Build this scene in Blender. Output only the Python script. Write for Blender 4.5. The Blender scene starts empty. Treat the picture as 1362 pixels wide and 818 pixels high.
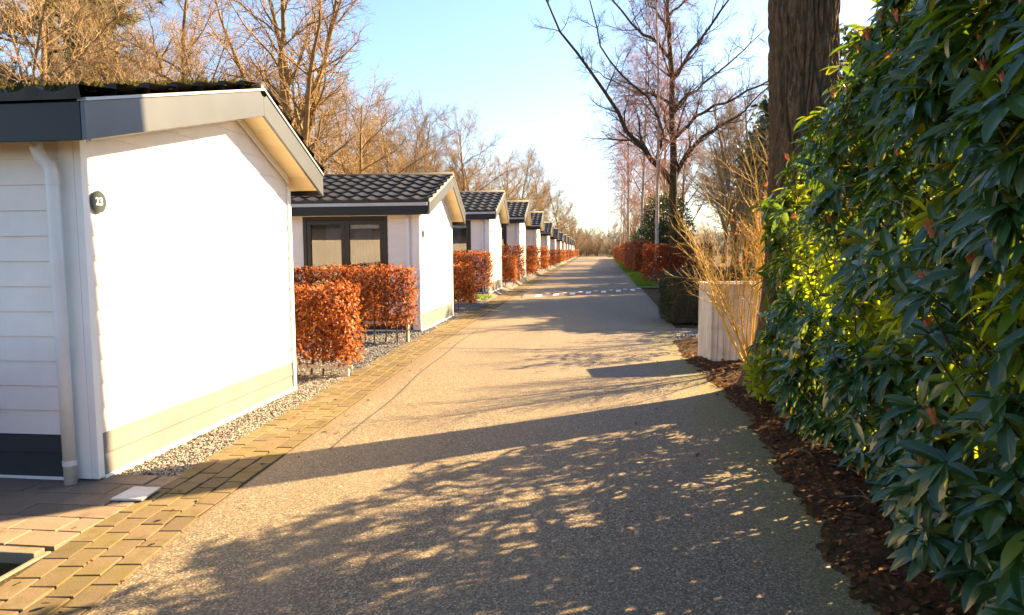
import bpy, math, random
import numpy as np
from mathutils import Vector, Matrix, noise
R = math.radians
rng = np.random.default_rng(7)
random.seed(7)
scn = bpy.context.scene
COL = scn.collection

# ------------------------------------------------------------------ helpers
def tag(o, label=None, cat=None, group=None, kind=None):
    if label: o['label'] = label
    if cat: o['category'] = cat
    if group: o['group'] = group
    if kind: o['kind'] = kind
    return o

def empty(name, loc, rz=0):
    o = bpy.data.objects.new(name, None); COL.objects.link(o)
    o.location = loc; o.rotation_euler = (0, 0, rz); o.empty_display_size = .2
    return o

def copy_tree(o, parent=None):
    c = o.copy(); COL.objects.link(c)
    if parent is not None: c.parent = parent
    for ch in list(o.children): copy_tree(ch, c)
    return c

def link(name, me, parent=None, loc=None):
    o = bpy.data.objects.new(name, me); COL.objects.link(o)
    if parent is not None: o.parent = parent
    if loc is not None: o.location = loc
    return o

def np_mesh(name, V, faces_by_size, mats, smooth=False, mat_idx=None):
    """faces_by_size: list of int arrays (n,k)."""
    me = bpy.data.meshes.new(name)
    V = np.asarray(V, np.float32)
    me.vertices.add(len(V)); me.vertices.foreach_set('co', V.ravel())
    loops = np.concatenate([f.ravel() for f in faces_by_size]).astype(np.int32)
    totals = np.concatenate([np.full(len(f), f.shape[1], np.int32) for f in faces_by_size])
    starts = np.concatenate([[0], np.cumsum(totals)[:-1]]).astype(np.int32)
    me.loops.add(len(loops)); me.loops.foreach_set('vertex_index', loops)
    me.polygons.add(len(totals)); me.polygons.foreach_set('loop_start', starts)
    try: me.polygons.foreach_set('loop_total', totals)
    except Exception: pass
    me.polygons.foreach_set('use_smooth', np.full(len(totals), bool(smooth)))
    if mat_idx is not None: me.polygons.foreach_set('material_index', np.asarray(mat_idx, np.int32))
    me.update(calc_edges=True); me.validate()
    for m in (mats if isinstance(mats, (list, tuple)) else [mats]): me.materials.append(m)
    return me

class MB:
    def __init__(s): s.v, s.f = [], []
    def poly(s, pts):
        n = len(s.v); s.v += [tuple(p) for p in pts]; s.f.append(tuple(range(n, n+len(pts))))
    def box(s, x0, x1, y0, y1, z0, z1):
        n = len(s.v)
        s.v += [(x0,y0,z0),(x1,y0,z0),(x1,y1,z0),(x0,y1,z0),(x0,y0,z1),(x1,y0,z1),(x1,y1,z1),(x0,y1,z1)]
        for f in ((0,3,2,1),(4,5,6,7),(0,1,5,4),(1,2,6,5),(2,3,7,6),(3,0,4,7)): s.f.append(tuple(n+i for i in f))
    def prism(s, poly, d):           # closed polygon of 3D points swept by vector d
        n = len(s.v); k = len(poly)
        s.v += [tuple(p) for p in poly] + [tuple(p[i]+d[i] for i in range(3)) for p in poly]
        s.f.append(tuple(n+i for i in range(k))); s.f.append(tuple(n+k+i for i in reversed(range(k))))
        for i in range(k): s.f.append((n+i, n+k+i, n+k+(i+1)%k, n+(i+1)%k))
    def tube(s, pts, rad, sides=10, cap=True):
        V, F = tube_np([np.array(p, float) for p in pts], rad, sides)
        n = len(s.v); s.v += [tuple(p) for p in V]; s.f += [tuple(int(i)+n for i in f) for f in F]
        if cap:
            s.f.append(tuple(n+i for i in reversed(range(sides))))
            m = n+len(V)-sides; s.f.append(tuple(m+i for i in range(sides)))
    def build(s, name, mat, parent=None, smooth=False, bevel=0, loc=None):
        me = bpy.data.meshes.new(name); me.from_pydata(s.v, [], s.f)
        for m in (mat if isinstance(mat, (list, tuple)) else [mat]): me.materials.append(m)
        import bmesh
        b = bmesh.new(); b.from_mesh(me); bmesh.ops.recalc_face_normals(b, faces=b.faces); b.to_mesh(me); b.free()
        if smooth: me.polygons.foreach_set('use_smooth', np.ones(len(me.polygons), bool))
        o = link(name, me, parent, loc)
        if bevel:
            m = o.modifiers.new('bevel', 'BEVEL'); m.width = bevel; m.segments = 2; m.limit_method = 'ANGLE'
        return o

def tube_np(pts, rad, sides):
    P = np.asarray(pts, float); n = len(P)
    rad = np.broadcast_to(np.asarray(rad, float), (n,)) if np.ndim(rad) == 0 else np.asarray(rad, float)
    T = np.gradient(P, axis=0); T /= np.linalg.norm(T, axis=1)[:, None]+1e-9
    ref = np.array([0.31, 0.95, 0.07]) if abs(T[:, 2]).mean() > .6 else np.array([0.05, 0.1, 1.])
    A = np.cross(T, ref); A /= np.linalg.norm(A, axis=1)[:, None]+1e-9
    B = np.cross(T, A)
    a = np.arange(sides)*2*np.pi/sides
    V = P[:, None] + rad[:, None, None]*(np.cos(a)[None, :, None]*A[:, None]+np.sin(a)[None, :, None]*B[:, None])
    i = np.arange(n-1)[:, None]*sides; j = np.arange(sides)[None]; j2 = (j+1) % sides
    F = np.stack([i+j, i+j2, i+sides+j2, i+sides+j], -1).reshape(-1, 4)
    return V.reshape(-1, 3), F

def tubes_mesh(name, tubes, mat):
    """tubes: list of (pts, rad, sides) -> one mesh"""
    Vs, Fs, n = [], [], 0
    for p, r, s in tubes:
        V, F = tube_np(p, r, s); Vs.append(V); Fs.append(F+n); n += len(V)
    return np_mesh(name, np.concatenate(Vs), [np.concatenate(Fs)], mat, smooth=True)

def scatter_mesh(name, tv, tf, M, mat, smooth=True):
    """copies of a small template (tv verts, tf faces (n,k)) at 4x4 matrices M (N,4,4) -> one mesh"""
    tv = np.asarray(tv, float); tf = np.asarray(tf, int); N = len(M)
    V = np.einsum('nij,vj->nvi', M[:, :3, :3], tv) + M[:, None, :3, 3]
    F = (tf[None]+np.arange(N)[:, None, None]*len(tv)).reshape(-1, tf.shape[1])
    return np_mesh(name, V.reshape(-1, 3), [F], mat, smooth)

def frames(X, Z, pos, scale):
    """matrices whose local x axis = X, local z ~ Z"""
    X = X/(np.linalg.norm(X, axis=1)[:, None]+1e-9)
    Y = np.cross(Z, X); Y /= np.linalg.norm(Y, axis=1)[:, None]+1e-9
    Zp = np.cross(X, Y)
    M = np.zeros((len(X), 4, 4)); s = np.asarray(scale)
    if s.ndim == 1: s = np.repeat(s[:, None], 3, 1)
    M[:, :3, 0] = X*s[:, :1]; M[:, :3, 1] = Y*s[:, 1:2]; M[:, :3, 2] = Zp*s[:, 2:]; M[:, :3, 3] = pos; M[:, 3, 3] = 1
    return M

def rand_unit(n, r=rng):
    v = r.normal(size=(n, 3)); return v/np.linalg.norm(v, axis=1)[:, None]

# ------------------------------------------------------------------ materials
class NT:
    def __init__(s, name):
        s.m = bpy.data.materials.new(name); s.m.use_nodes = True; s.t = s.m.node_tree
        s.n = s.t.nodes; s.b = s.n['Principled BSDF']; s.out = s.n['Material Output']
        s.tc = s.n.new('ShaderNodeTexCoord').outputs['Object']; s.geo = s.n.new('ShaderNodeNewGeometry')
    def L(s, a, b): s.t.links.new(a, b)
    def noise(s, scale, detail=4, rough=.55, vec=None):
        x = s.n.new('ShaderNodeTexNoise'); x.inputs['Scale'].default_value = scale; x.inputs['Detail'].default_value = detail
        x.inputs['Roughness'].default_value = rough; s.L(vec or s.tc, x.inputs['Vector']); return x.outputs['Fac']
    def voro(s, scale, feature='F1', out='Distance', vec=None):
        x = s.n.new('ShaderNodeTexVoronoi'); x.inputs['Scale'].default_value = scale; x.feature = feature
        s.L(vec or s.tc, x.inputs['Vector']); return x.outputs[out]
    def stretch(s, sx, sy, sz):
        x = s.n.new('ShaderNodeMapping'); x.inputs['Scale'].default_value = (sx, sy, sz); s.L(s.tc, x.inputs['Vector']); return x.outputs['Vector']
    def ramp(s, fac, stops):
        x = s.n.new('ShaderNodeValToRGB'); e = x.color_ramp.elements
        e[0].position, e[0].color = stops[0][0], (*stops[0][1], 1); e[1].position, e[1].color = stops[-1][0], (*stops[-1][1], 1)
        for p, c in stops[1:-1]:
            q = e.new(p); q.color = (*c, 1)
        s.L(fac, x.inputs['Fac']); return x.outputs['Color']
    def mix(s, fac, a, b, mode='MIX'):
        x = s.n.new('ShaderNodeMix'); x.data_type = 'RGBA'; x.blend_type = mode
        for sock, val in ((x.inputs[0], fac), (x.inputs[6], a), (x.inputs[7], b)):
            if isinstance(val, (int, float)): sock.default_value = val
            elif isinstance(val, tuple): sock.default_value = (*val, 1)
            else: s.L(val, sock)
        return x.outputs[2]
    def math(s, op, a, b=0.0, clamp=False):
        x = s.n.new('ShaderNodeMath'); x.operation = op; x.use_clamp = clamp
        for sock, val in zip(x.inputs, (a, b)):
            if isinstance(val, (int, float)): sock.default_value = val
            else: s.L(val, sock)
        return x.outputs[0]
    def bump(s, h, strength=.5, dist=.01, prev=None):
        x = s.n.new('ShaderNodeBump'); x.inputs['Strength'].default_value = strength; x.inputs['Distance'].default_value = dist
        s.L(h, x.inputs['Height'])
        if prev is not None: s.L(prev, x.inputs['Normal'])
        s.L(x.outputs['Normal'], s.b.inputs['Normal']); return x.outputs['Normal']
    def color(s, c):
        if isinstance(c, tuple): s.b.inputs['Base Color'].default_value = (*c, 1)
        else: s.L(c, s.b.inputs['Base Color'])
    def rough(s, r):
        if isinstance(r, (int, float)): s.b.inputs['Roughness'].default_value = r
        else: s.L(r, s.b.inputs['Roughness'])
    def spec(s, v): s.b.inputs['Specular IOR Level'].default_value = v
    def sep(s, vec):
        x = s.n.new('ShaderNodeSeparateXYZ'); s.L(vec, x.inputs[0]); return x.outputs
    def translucent(s, col, fac):
        t = s.n.new('ShaderNodeBsdfTranslucent'); mx = s.n.new('ShaderNodeMixShader'); mx.inputs[0].default_value = fac
        if isinstance(col, tuple): t.inputs['Color'].default_value = (*col, 1)
        else: s.L(col, t.inputs['Color'])
        s.L(s.b.outputs[0], mx.inputs[1]); s.L(t.outputs[0], mx.inputs[2]); s.L(mx.outputs[0], s.out.inputs['Surface'])
    @property
    def isl(s): return s.geo.outputs['Random Per Island']

def m_paint(name, col, rough=.5, var=.06, grain=True, spec=.4, streak=.0, gr=.12):
    t = NT(name); n = t.noise(3, 5)
    dark = tuple(c*(1-2.2*var) for c in col)
    c = t.ramp(n, [(.3, dark), (.7, col)])
    if streak:
        st = t.noise(1.0, 4, .6, t.stretch(9, 9, .6)); c = t.mix(t.math('MULTIPLY', st, streak), c, tuple(x*.55 for x in col))
    t.color(c); t.rough(rough); t.spec(spec)
    if grain: t.bump(t.noise(1, 3, .6, t.stretch(6, 6, 220)), gr, .002)
    return t.m

def m_leaf(name, stops, trans, tfac, rough=.45, spec=.4, vein=False):
    t = NT(name); c = t.ramp(t.isl, stops)
    if vein:      # paler midrib, brown blotches on the blade
        at = t.n.new('ShaderNodeAttribute'); at.attribute_name = 'rib'
        c = t.mix(t.math('MULTIPLY', t.math('POWER', at.outputs['Fac'], 7), .6), c, (.13, .19, .05))
        c = t.mix(t.math('MULTIPLY', t.math('SUBTRACT', t.noise(14, 5, .7), .62, True), 4, True), c, (.09, .075, .022))
        t.bump(t.math('ADD', t.math('POWER', at.outputs['Fac'], 5), t.math('MULTIPLY', t.noise(70, 3), .5)), .5, .003)
    n = t.noise(25, 2); c = t.mix(t.math('MULTIPLY', n, .3), c, tuple(x*.5 for x in stops[0][1]))
    t.color(c); t.rough(rough); t.spec(spec)
    t.translucent(trans if isinstance(trans, tuple) else t.ramp(t.isl, trans), tfac); return t.m

def m_bark(name, a, b, scale=14, sz=.25, bump=.6, dist=.02):
    t = NT(name); v = t.stretch(1, 1, sz)
    n = t.noise(scale, 6, .65, v); t.color(t.ramp(n, [(.32, a), (.68, b)])); t.rough(.9); t.spec(.15)
    t.bump(n, bump, dist); return t.m

M = {}
M['white'] = m_paint('white_siding', (.80, .755, .71), .5, .06, True, .35, .12, .4)
M['trim'] = m_paint('white_trim', (.80, .79, .77), .45, .04, True)
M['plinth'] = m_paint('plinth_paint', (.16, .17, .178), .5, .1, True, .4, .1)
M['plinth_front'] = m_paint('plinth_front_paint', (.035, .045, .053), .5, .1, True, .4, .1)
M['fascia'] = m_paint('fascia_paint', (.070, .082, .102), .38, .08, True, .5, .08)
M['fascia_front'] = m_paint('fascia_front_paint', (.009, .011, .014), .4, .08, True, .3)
M['black'] = m_paint('frame_black', (.007, .007, .009), .4, .1, False)
M['gutter'] = m_paint('gutter_metal', (.42, .43, .45), .35, .08, False)
M['soffit'] = m_paint('soffit_wood', (.72, .60, .38), .6, .08, True, .3)
M['pipe'] = m_paint('pipe_plastic', (.72, .71, .70), .35, .06, False, .5, .1)
M['sign'] = m_paint('sign_enamel', (.03, .045, .055), .35, .05, False)
M['digit'] = m_paint('sign_digit', (.8, .8, .8), .5, .02, False)
M['curtain'] = m_paint('curtain_cloth', (.42, .45, .50), .9, .08, False)
t = NT('window_glass'); t.color((.02, .025, .03)); t.rough(.03); t.spec(.7)
g = t.n.new('ShaderNodeBsdfTransparent'); g.inputs[0].default_value = (.9, .92, .93, 1); gl = t.n.new('ShaderNodeBsdfGlossy'); gl.inputs['Roughness'].default_value = .01
fr = t.n.new('ShaderNodeFresnel'); fr.inputs[0].default_value = 1.6; mx = t.n.new('ShaderNodeMixShader'); t.L(t.math('ADD', fr.outputs[0], .05, True), mx.inputs[0])
t.L(g.outputs[0], mx.inputs[1]); t.L(gl.outputs[0], mx.inputs[2]); t.L(mx.outputs[0], t.out.inputs['Surface']); M['glass'] = t.m
t = NT('roof_tile'); n = t.noise(4, 5); t.color(t.ramp(n, [(.35, (.005, .005, .006)), (.7, (.015, .014, .013))])); t.rough(.5); t.spec(.45); t.bump(t.noise(60, 3), .2, .004); M['tile'] = t.m
t = NT('moss_roof'); n = t.noise(9, 5); t.color(t.ramp(n, [(.35, (.018, .018, .006)), (.55, (.05, .042, .010)), (.75, (.09, .07, .018))])); t.rough(1); t.spec(.05); t.bump(t.noise(60, 4), .8, .02); M['moss'] = t.m

# asphalt: aggregate speckle, worn seams, moss on the margin
t = NT('asphalt'); pos = t.sep(t.tc)
sp = t.voro(115, out='Color'); spk = t.ramp(sp, [(.15, (.020, .018, .016)), (.38, (.07, .061, .048)), (.6, (.145, .124, .094)), (.8, (.26, .225, .175)), (.95, (.48, .43, .36))])
fine = t.noise(260, 2, .7); c = t.mix(.25, spk, t.ramp(fine, [(.3, (.035, .030, .025)), (.7, (.19, .163, .125))]))
big = t.noise(.55, 5, .6); c = t.mix(t.math('MULTIPLY', t.math('SUBTRACT', big, .42, True), 1.3, True), c, (.135, .112, .082))
wear = t.noise(1, 4, .6, t.stretch(1.6, .05, 1)); c = t.mix(t.math('MULTIPLY', t.math('SUBTRACT', wear, .5, True), 1.5, True), c, (.165, .14, .105))
edg = t.math('SUBTRACT', pos[0], t.math('ADD', 1.12, t.math('MULTIPLY', pos[1], .028)))
soil = t.math('MULTIPLY', t.math('ADD', edg, t.math('MULTIPLY', t.math('SUBTRACT', t.noise(5, 6, .7), .5), .7)), 3.2, True)
c = t.mix(t.math('MULTIPLY', t.math('MULTIPLY', soil, .8), t.ramp(t.noise(45, 4, .7), [(.3, (0, 0, 0)), (.55, (1, 1, 1))])), c, (.045, .030, .017))
mossx = t.math('ADD', t.math('SUBTRACT', pos[0], .88), t.math('MULTIPLY', t.math('SUBTRACT', t.noise(2.2, 5), .5), 1.1))
mossx = t.math('MULTIPLY', t.math('MULTIPLY', mossx, 2.2, True), t.ramp(t.noise(30, 3), [(.35, (0, 0, 0)), (.65, (1, 1, 1))]))
ycut = t.math('MULTIPLY', t.math('SUBTRACT', 16, pos[1]), .2, True)
c = t.mix(t.math('MULTIPLY', t.math('MULTIPLY', mossx, ycut), .85), c, (.10, .115, .010))
lx = t.math('SUBTRACT', t.math('ADD', t.math('MULTIPLY', pos[0], -1), t.math('MULTIPLY', t.noise(1.4, 3), .25)), 2.38)   # sandy dirt along the gutter
c = t.mix(t.math('MULTIPLY', t.math('MULTIPLY', lx, 6, True), .55), c, (.11, .085, .05))
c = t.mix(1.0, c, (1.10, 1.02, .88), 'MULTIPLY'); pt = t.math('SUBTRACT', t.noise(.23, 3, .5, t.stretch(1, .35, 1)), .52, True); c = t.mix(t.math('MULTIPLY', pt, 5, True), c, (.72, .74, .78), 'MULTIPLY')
trk = t.math('SUBTRACT', 1, t.math('MULTIPLY', t.math('ABSOLUTE', t.math('SUBTRACT', t.math('ABSOLUTE', t.math('ADD', pos[0], .45)), .75)), 3.2, True), True)
c = t.mix(t.math('MULTIPLY', trk, .28), c, (.78, .78, .80), 'MULTIPLY'); t.color(c); t.rough(.72); t.spec(.38)
nb = t.bump(sp, .55, .006); t.bump(fine, .35, .003, nb); M['asphalt'] = t.m
t = NT('asphalt_seam'); t.color((.035, .033, .03)); t.rough(.9); t.bump(t.noise(80), .4, .004); M['seam'] = t.m
t = NT('ground_soil'); n = t.noise(.4, 6); f = t.noise(40, 5, .7)
c = t.ramp(f, [(.3, (.035, .024, .014)), (.6, (.085, .06, .035)), (.8, (.15, .11, .06))]); c = t.mix(t.math('MULTIPLY', n, .5), c, (.05, .055, .018))
t.color(c); t.rough(1); t.spec(.1); t.bump(f, .8, .03); M['soil'] = t.m
t = NT('mulch'); f = t.noise(55, 5, .7); v = t.voro(38, out='Color')
c = t.ramp(f, [(.3, (.018, .011, .007)), (.6, (.06, .034, .018)), (.8, (.12, .07, .035))]); c = t.mix(.4, c, t.ramp(v, [(.2, (.02, .012, .008)), (.6, (.09, .048, .022)), (1, (.2, .12, .06))]))
ps = t.sep(t.tc); mm = t.math('MULTIPLY', t.math('SUBTRACT', t.math('ADD', t.math('MULTIPLY', ps[0], -1.4), 2.75), t.math('MULTIPLY', t.noise(3, 5), 1.5)), 2, True)
c = t.mix(t.math('MULTIPLY', mm, .45), c, (.05, .05, .012))
t.color(c); t.rough(1); t.spec(.1); t.bump(f, .9, .03); M['mulch'] = t.m
t = NT('gravel_bed'); v = t.voro(38, out='Color'); d = t.voro(38); c = t.ramp(v, [(.1, (.07, .065, .06)), (.5, (.17, .155, .14)), (.9, (.33, .31, .28))])
c = t.mix(t.ramp(d, [(.25, (0, 0, 0)), (.7, (1, 1, 1))]), c, (.03, .027, .024)); t.color(c); t.rough(.9); t.bump(t.math('SUBTRACT', 1, d), .9, .015); M['gravel'] = t.m
t = NT('gravel_stone'); t.color(t.ramp(t.isl, [(0, (.07, .067, .066)), (.5, (.17, .155, .14)), (.85, (.3, .27, .23)), (1, (.48, .44, .38))])); t.rough(.85); t.bump(t.noise(120, 3), .3, .003); M['stone'] = t.m
t = NT('gravel_stone_grey'); t.color(t.ramp(t.isl, [(0, (.05, .055, .065)), (.5, (.13, .135, .145)), (.85, (.24, .24, .24)), (1, (.42, .41, .40))])); t.rough(.85); t.bump(t.noise(120, 3), .3, .003); M['stone_grey'] = t.m
def m_brick(name, stops, moss):
    t = NT(name); c = t.ramp(t.isl, stops); f = t.noise(90, 4, .7); c = t.mix(.4, c, t.ramp(f, [(.3, tuple(x*.55 for x in stops[0][1])), (.7, stops[-1][1])]), 'MIX')
    st = t.noise(3.5, 5); c = t.mix(t.math('MULTIPLY', t.math('SUBTRACT', st, .45, True), 3.0*moss, True), c, (.10, .085, .02))
    st2 = t.noise(7, 5); c = t.mix(t.math('MULTIPLY', t.math('SUBTRACT', st2, .55, True), 2.5, True), c, (.06, .045, .03))
    t.color(c); t.rough(.9); t.spec(.2); t.bump(f, .4, .004); return t.m
M['brick'] = m_brick('edging_brick', [(0, (.085, .066, .042)), (.5, (.128, .096, .056)), (1, (.175, .132, .078))], 1.0)
M['paver'] = m_brick('paver_concrete', [(0, (.15, .112, .082)), (.5, (.195, .145, .105)), (1, (.235, .18, .135))], .25)
M['concrete'] = m_brick('kerb_concrete', [(0, (.17, .145, .11)), (1, (.22, .19, .15))], .4)
M['slab'] = m_paint('slab_concrete', (.62, .60, .56), .8, .14, False, .2)
t = NT('road_paint'); n = t.noise(30, 4); t.color(t.ramp(n, [(.3, (.45, .44, .42)), (.6, (.75, .74, .72))])); t.rough(.7); M['paint'] = t.m
# vegetation
M['rhodo'] = m_leaf('rhododendron_leaf', [(0, (.008, .036, .016)), (.5, (.014, .060, .024)), (.85, (.032, .090, .026)), (.95, (.07, .12, .03)), (1, (.22, .17, .02))],
                    [(0, (.13, .26, .01)), (.85, (.26, .36, .012)), (1, (.5, .34, .015))], .32, .25, .62, True)
M['laurel'] = m_leaf('laurel_and_lit_inner_leaf', [(0, (.05, .12, .012)), (.6, (.11, .19, .02)), (1, (.24, .24, .03))], (.50, .62, .02), .5, .35, .5)  # also on inner rhododendron leaves, where the pale colour carries a sunlit glow
M['bud'] = m_leaf('rhododendron_bud', [(0, (.40, .11, .05)), (1, (.60, .22, .10))], (.5, .15, .06), .25, .5, .3)
M['beech'] = m_leaf('beech_leaf', [(0, (.09, .032, .016)), (.3, (.20, .058, .020)), (.7, (.34, .105, .026)), (.92, (.42, .17, .05)), (1, (.40, .25, .12))],
                    [(0, (.40, .085, .016)), (1, (.60, .21, .04))], .33, .6, .25)
M['beech_dark'] = m_leaf('beech_leaf_dark', [(0, (.13, .032, .018)), (.5, (.22, .058, .026)), (1, (.34, .11, .035))],
                    [(0, (.42, .07, .015)), (1, (.6, .16, .03))], .32, .6, .25)
M['yew'] = m_leaf('box_leaf', [(0, (.012, .022, .010)), (.6, (.02, .035, .013)), (1, (.04, .055, .016))], (.08, .12, .015), .15, .5, .3)
M['holly'] = m_leaf('holly_leaf', [(0, (.014, .028, .012)), (.6, (.03, .05, .018)), (1, (.07, .09, .02))], (.12, .17, .02), .2, .35, .5)
M['needle'] = m_leaf('pine_needle', [(0, (.05, .06, .014)), (.6, (.11, .115, .022)), (1, (.19, .17, .035))], (.2, .18, .03), .2, .6, .2)
M['grass'] = m_leaf('grass_blade', [(0, (.04, .075, .010)), (.6, (.075, .13, .014)), (1, (.15, .18, .03))], (.25, .42, .02), .4, .6, .2)
M['litter'] = m_leaf('dead_leaf', [(0, (.04, .02, .011)), (.5, (.12, .055, .024)), (.85, (.21, .10, .042)), (1, (.34, .19, .08))], (.3, .13, .04), .2, .8, .15)
M['bark_near'] = None
t = NT('furrowed_bark'); v = t.stretch(1, 1, .34); n = t.noise(30, 8, .75, v); at = t.n.new('ShaderNodeAttribute'); at.attribute_name = 'ridge'
c = t.ramp(n, [(.3, (.04, .024, .014)), (.52, (.12, .076, .045)), (.75, (.24, .165, .10))]); c = t.mix(t.math('MULTIPLY', t.noise(2.3, 4), .5), c, (.075, .06, .03))
t.color(c); t.rough(.92); t.spec(.15); t.bump(n, 1.0, .03); M['bark_near'] = t.m
M['bark_gold'] = m_bark('bark_golden', (.12, .078, .038), (.27, .18, .09))
M['twig_gold'] = m_bark('twig_golden', (.22, .145, .07), (.36, .25, .13), 3, 1, .2)
M['twig_tan'] = m_bark('twig_tan', (.23, .165, .10), (.35, .26, .165), 3, 1, .2)
M['bark_oak'] = m_bark('bark_oak', (.03, .022, .014), (.10, .07, .04))
M['twig_oak'] = m_bark('twig_oak', (.045, .03, .022), (.10, .065, .045), 3, 1, .2)
M['bark_birch'] = m_bark('bark_birch', (.22, .17, .13), (.55, .50, .44), 6, .8, .3)
M['twig_birch'] = m_bark('twig_birch', (.26, .12, .085), (.38, .20, .15), 3, 1, .2)
t = NT('stem_yellow'); c = t.ramp(t.isl, [(0, (.16, .10, .016)), (.3, (.42, .24, .02)), (.8, (.58, .34, .026)), (1, (.62, .42, .06))]); c = t.mix(t.math('MULTIPLY', t.noise(6, 4), .2), c, (.16, .12, .05)); t.color(c); t.rough(.7); t.bump(t.noise(60, 3), .3, .003); M['stem_yellow'] = t.m
M['stem_dark'] = m_bark('stem_dark', (.03, .02, .012), (.09, .06, .035), 12, .4, .3)
M['stem_beech'] = m_bark('stem_beech', (.07, .055, .04), (.17, .14, .11), 12, .4, .3)
t = NT('weathered_board'); n = t.noise(1, 6, .65, t.stretch(26, 26, 1.3)); c = t.ramp(n, [(.3, (.34, .31, .26)), (.55, (.54, .50, .44)), (.75, (.68, .64, .57))])
lo = t.sep(t.tc); c = t.mix(t.math('MULTIPLY', t.math('SUBTRACT', t.noise(5, 5), .5, True), 2.2, True), c, (.2, .19, .13)); t.color(c); t.rough(.8); t.bump(n, .3, .004); M['board'] = t.m

# ------------------------------------------------------------------ sun, sky, camera
SUN_AZ, SUN_EL = 34.0, 30.0          # degrees forward of +X, elevation
sd = Vector((math.cos(R(SUN_EL))*math.cos(R(SUN_AZ)), math.cos(R(SUN_EL))*math.sin(R(SUN_AZ)), math.sin(R(SUN_EL))))
sl = bpy.data.lights.new('sun', 'SUN'); sl.energy = 5.0; sl.angle = R(.53); sl.color = (1, .70, .35)
so = link('sun', sl); so.rotation_euler = sd.to_track_quat('Z', 'Y').to_euler()
w = bpy.data.worlds.new('World'); scn.world = w; w.use_nodes = True
bg = w.node_tree.nodes['Background']; sky = w.node_tree.nodes.new('ShaderNodeTexSky'); sky.sky_type = 'NISHITA'; sky.sun_disc = False
sky.sun_elevation = R(SUN_EL); sky.sun_rotation = R(90-SUN_AZ); sky.air_density = 1.0; sky.dust_density = .6; sky.ozone_density = 2.5; sky.altitude = 0
w.node_tree.links.new(sky.outputs[0], bg.inputs[0]); bg.inputs[1].default_value = .05
vs = scn.view_settings; vs.view_transform = 'Standard'; vs.look = 'None'; vs.gamma = 1; vs.use_curve_mapping = False; vs.exposure = 2.78

yaw, pitch, roll = 0.11514, -0.08355, 0.006
fw = Vector((-math.sin(yaw)*math.cos(pitch), math.cos(yaw)*math.cos(pitch), math.sin(pitch)))
rt = fw.cross(Vector((0, 0, 1))).normalized(); up = rt.cross(fw)
rt, up = math.cos(roll)*rt-math.sin(roll)*up, math.cos(roll)*up+math.sin(roll)*rt
cam = bpy.data.cameras.new('camera'); co = link('camera', cam); scn.camera = co
mw = Matrix((rt, up, -fw)).transposed().to_4x4(); mw.translation = (0, 0, 1.6); co.matrix_world = mw
cam.sensor_width = 36; cam.lens = 36*900/1362; cam.clip_end = 2000; cam.clip_start = .05
scn.cycles.max_bounces = 8; scn.cycles.transparent_max_bounces = 16; scn.cycles.diffuse_bounces = 4
scn.cycles.use_denoising = True

ORD = ['first', 'second', 'third', 'fourth', 'fifth', 'sixth', 'seventh', 'eighth', 'ninth', 'tenth', 'eleventh', 'twelfth', 'thirteenth', 'fourteenth', 'fifteenth', 'sixteenth']
Y0 = [4.24, 13.06, 23.1, 33.2, 43.8, 55.3, 66.5, 78.5, 90.5, 103, 116, 130, 144]     # near corner of each chalet
WX = -3.40
def lift(y): return float(np.interp(y, [14, 22, 32, 60, 200], [0, .12, .22, .21, .18]))     # the plots rise a little along the lane
SCZ = [1, 1, 1.10, 1.18, 1.19, 1.12, 1.08, 1.06, 1.06, 1.05, 1.05, 1.05, 1.05]

# ------------------------------------------------------------------ ground and road
g = MB()
PX0, PX1, PY0, PY1 = -7.0, -2.86, 1.0, 3.12          # sunken planting bed before the first chalet
for (a, b, c, d) in ((-700, 700, PY1, 1200), (-700, 700, -300, PY0), (-700, PX0, PY0, PY1), (PX1, 700, PY0, PY1)): g.poly([(a, c, -.03), (b, c, -.03), (b, d, -.03), (a, d, -.03)])
zb = -.15
g.poly([(PX0, PY0, zb), (PX1, PY0, zb), (PX1, PY1, zb), (PX0, PY1, zb)])
for p, q in (((PX0, PY0), (PX1, PY0)), ((PX1, PY0), (PX1, PY1)), ((PX1, PY1), (PX0, PY1)), ((PX0, PY1), (PX0, PY0))): g.poly([(*p, zb), (*q, zb), (*q, -.03), (*p, -.03)])
tag(g.build('ground', M['soil']), kind='structure')

LE = [(-2.20, -4), (-2.24, 2.7), (-2.36, 3.7), (-2.44, 6), (-2.60, 10.3), (-2.66, 25), (-2.62, 60), (-2.6, 190)]
RE = [(1.15, -4), (1.35, 3.1), (1.62, 6.4), (1.52, 10.6), (1.75, 18), (2.0, 28), (2.4, 45), (3.1, 80), (3.8, 110), (4.2, 190)]
def edge(E, y): return float(np.interp(y, [p[1] for p in E], [p[0] for p in E]))
ys = sorted(set([p[1] for p in LE+RE]+list(np.arange(0, 40, 1.5))+list(np.arange(40, 190, 8))))
g = MB()
for a, b in zip(ys[:-1], ys[1:]): g.poly([(edge(LE, a)-.12, a, 0), (edge(RE, a)+.12, a, 0), (edge(RE, b)+.12, b, 0), (edge(LE, b)-.12, b, 0)])
tag(g.build('road', M['asphalt']), kind='structure')
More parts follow.
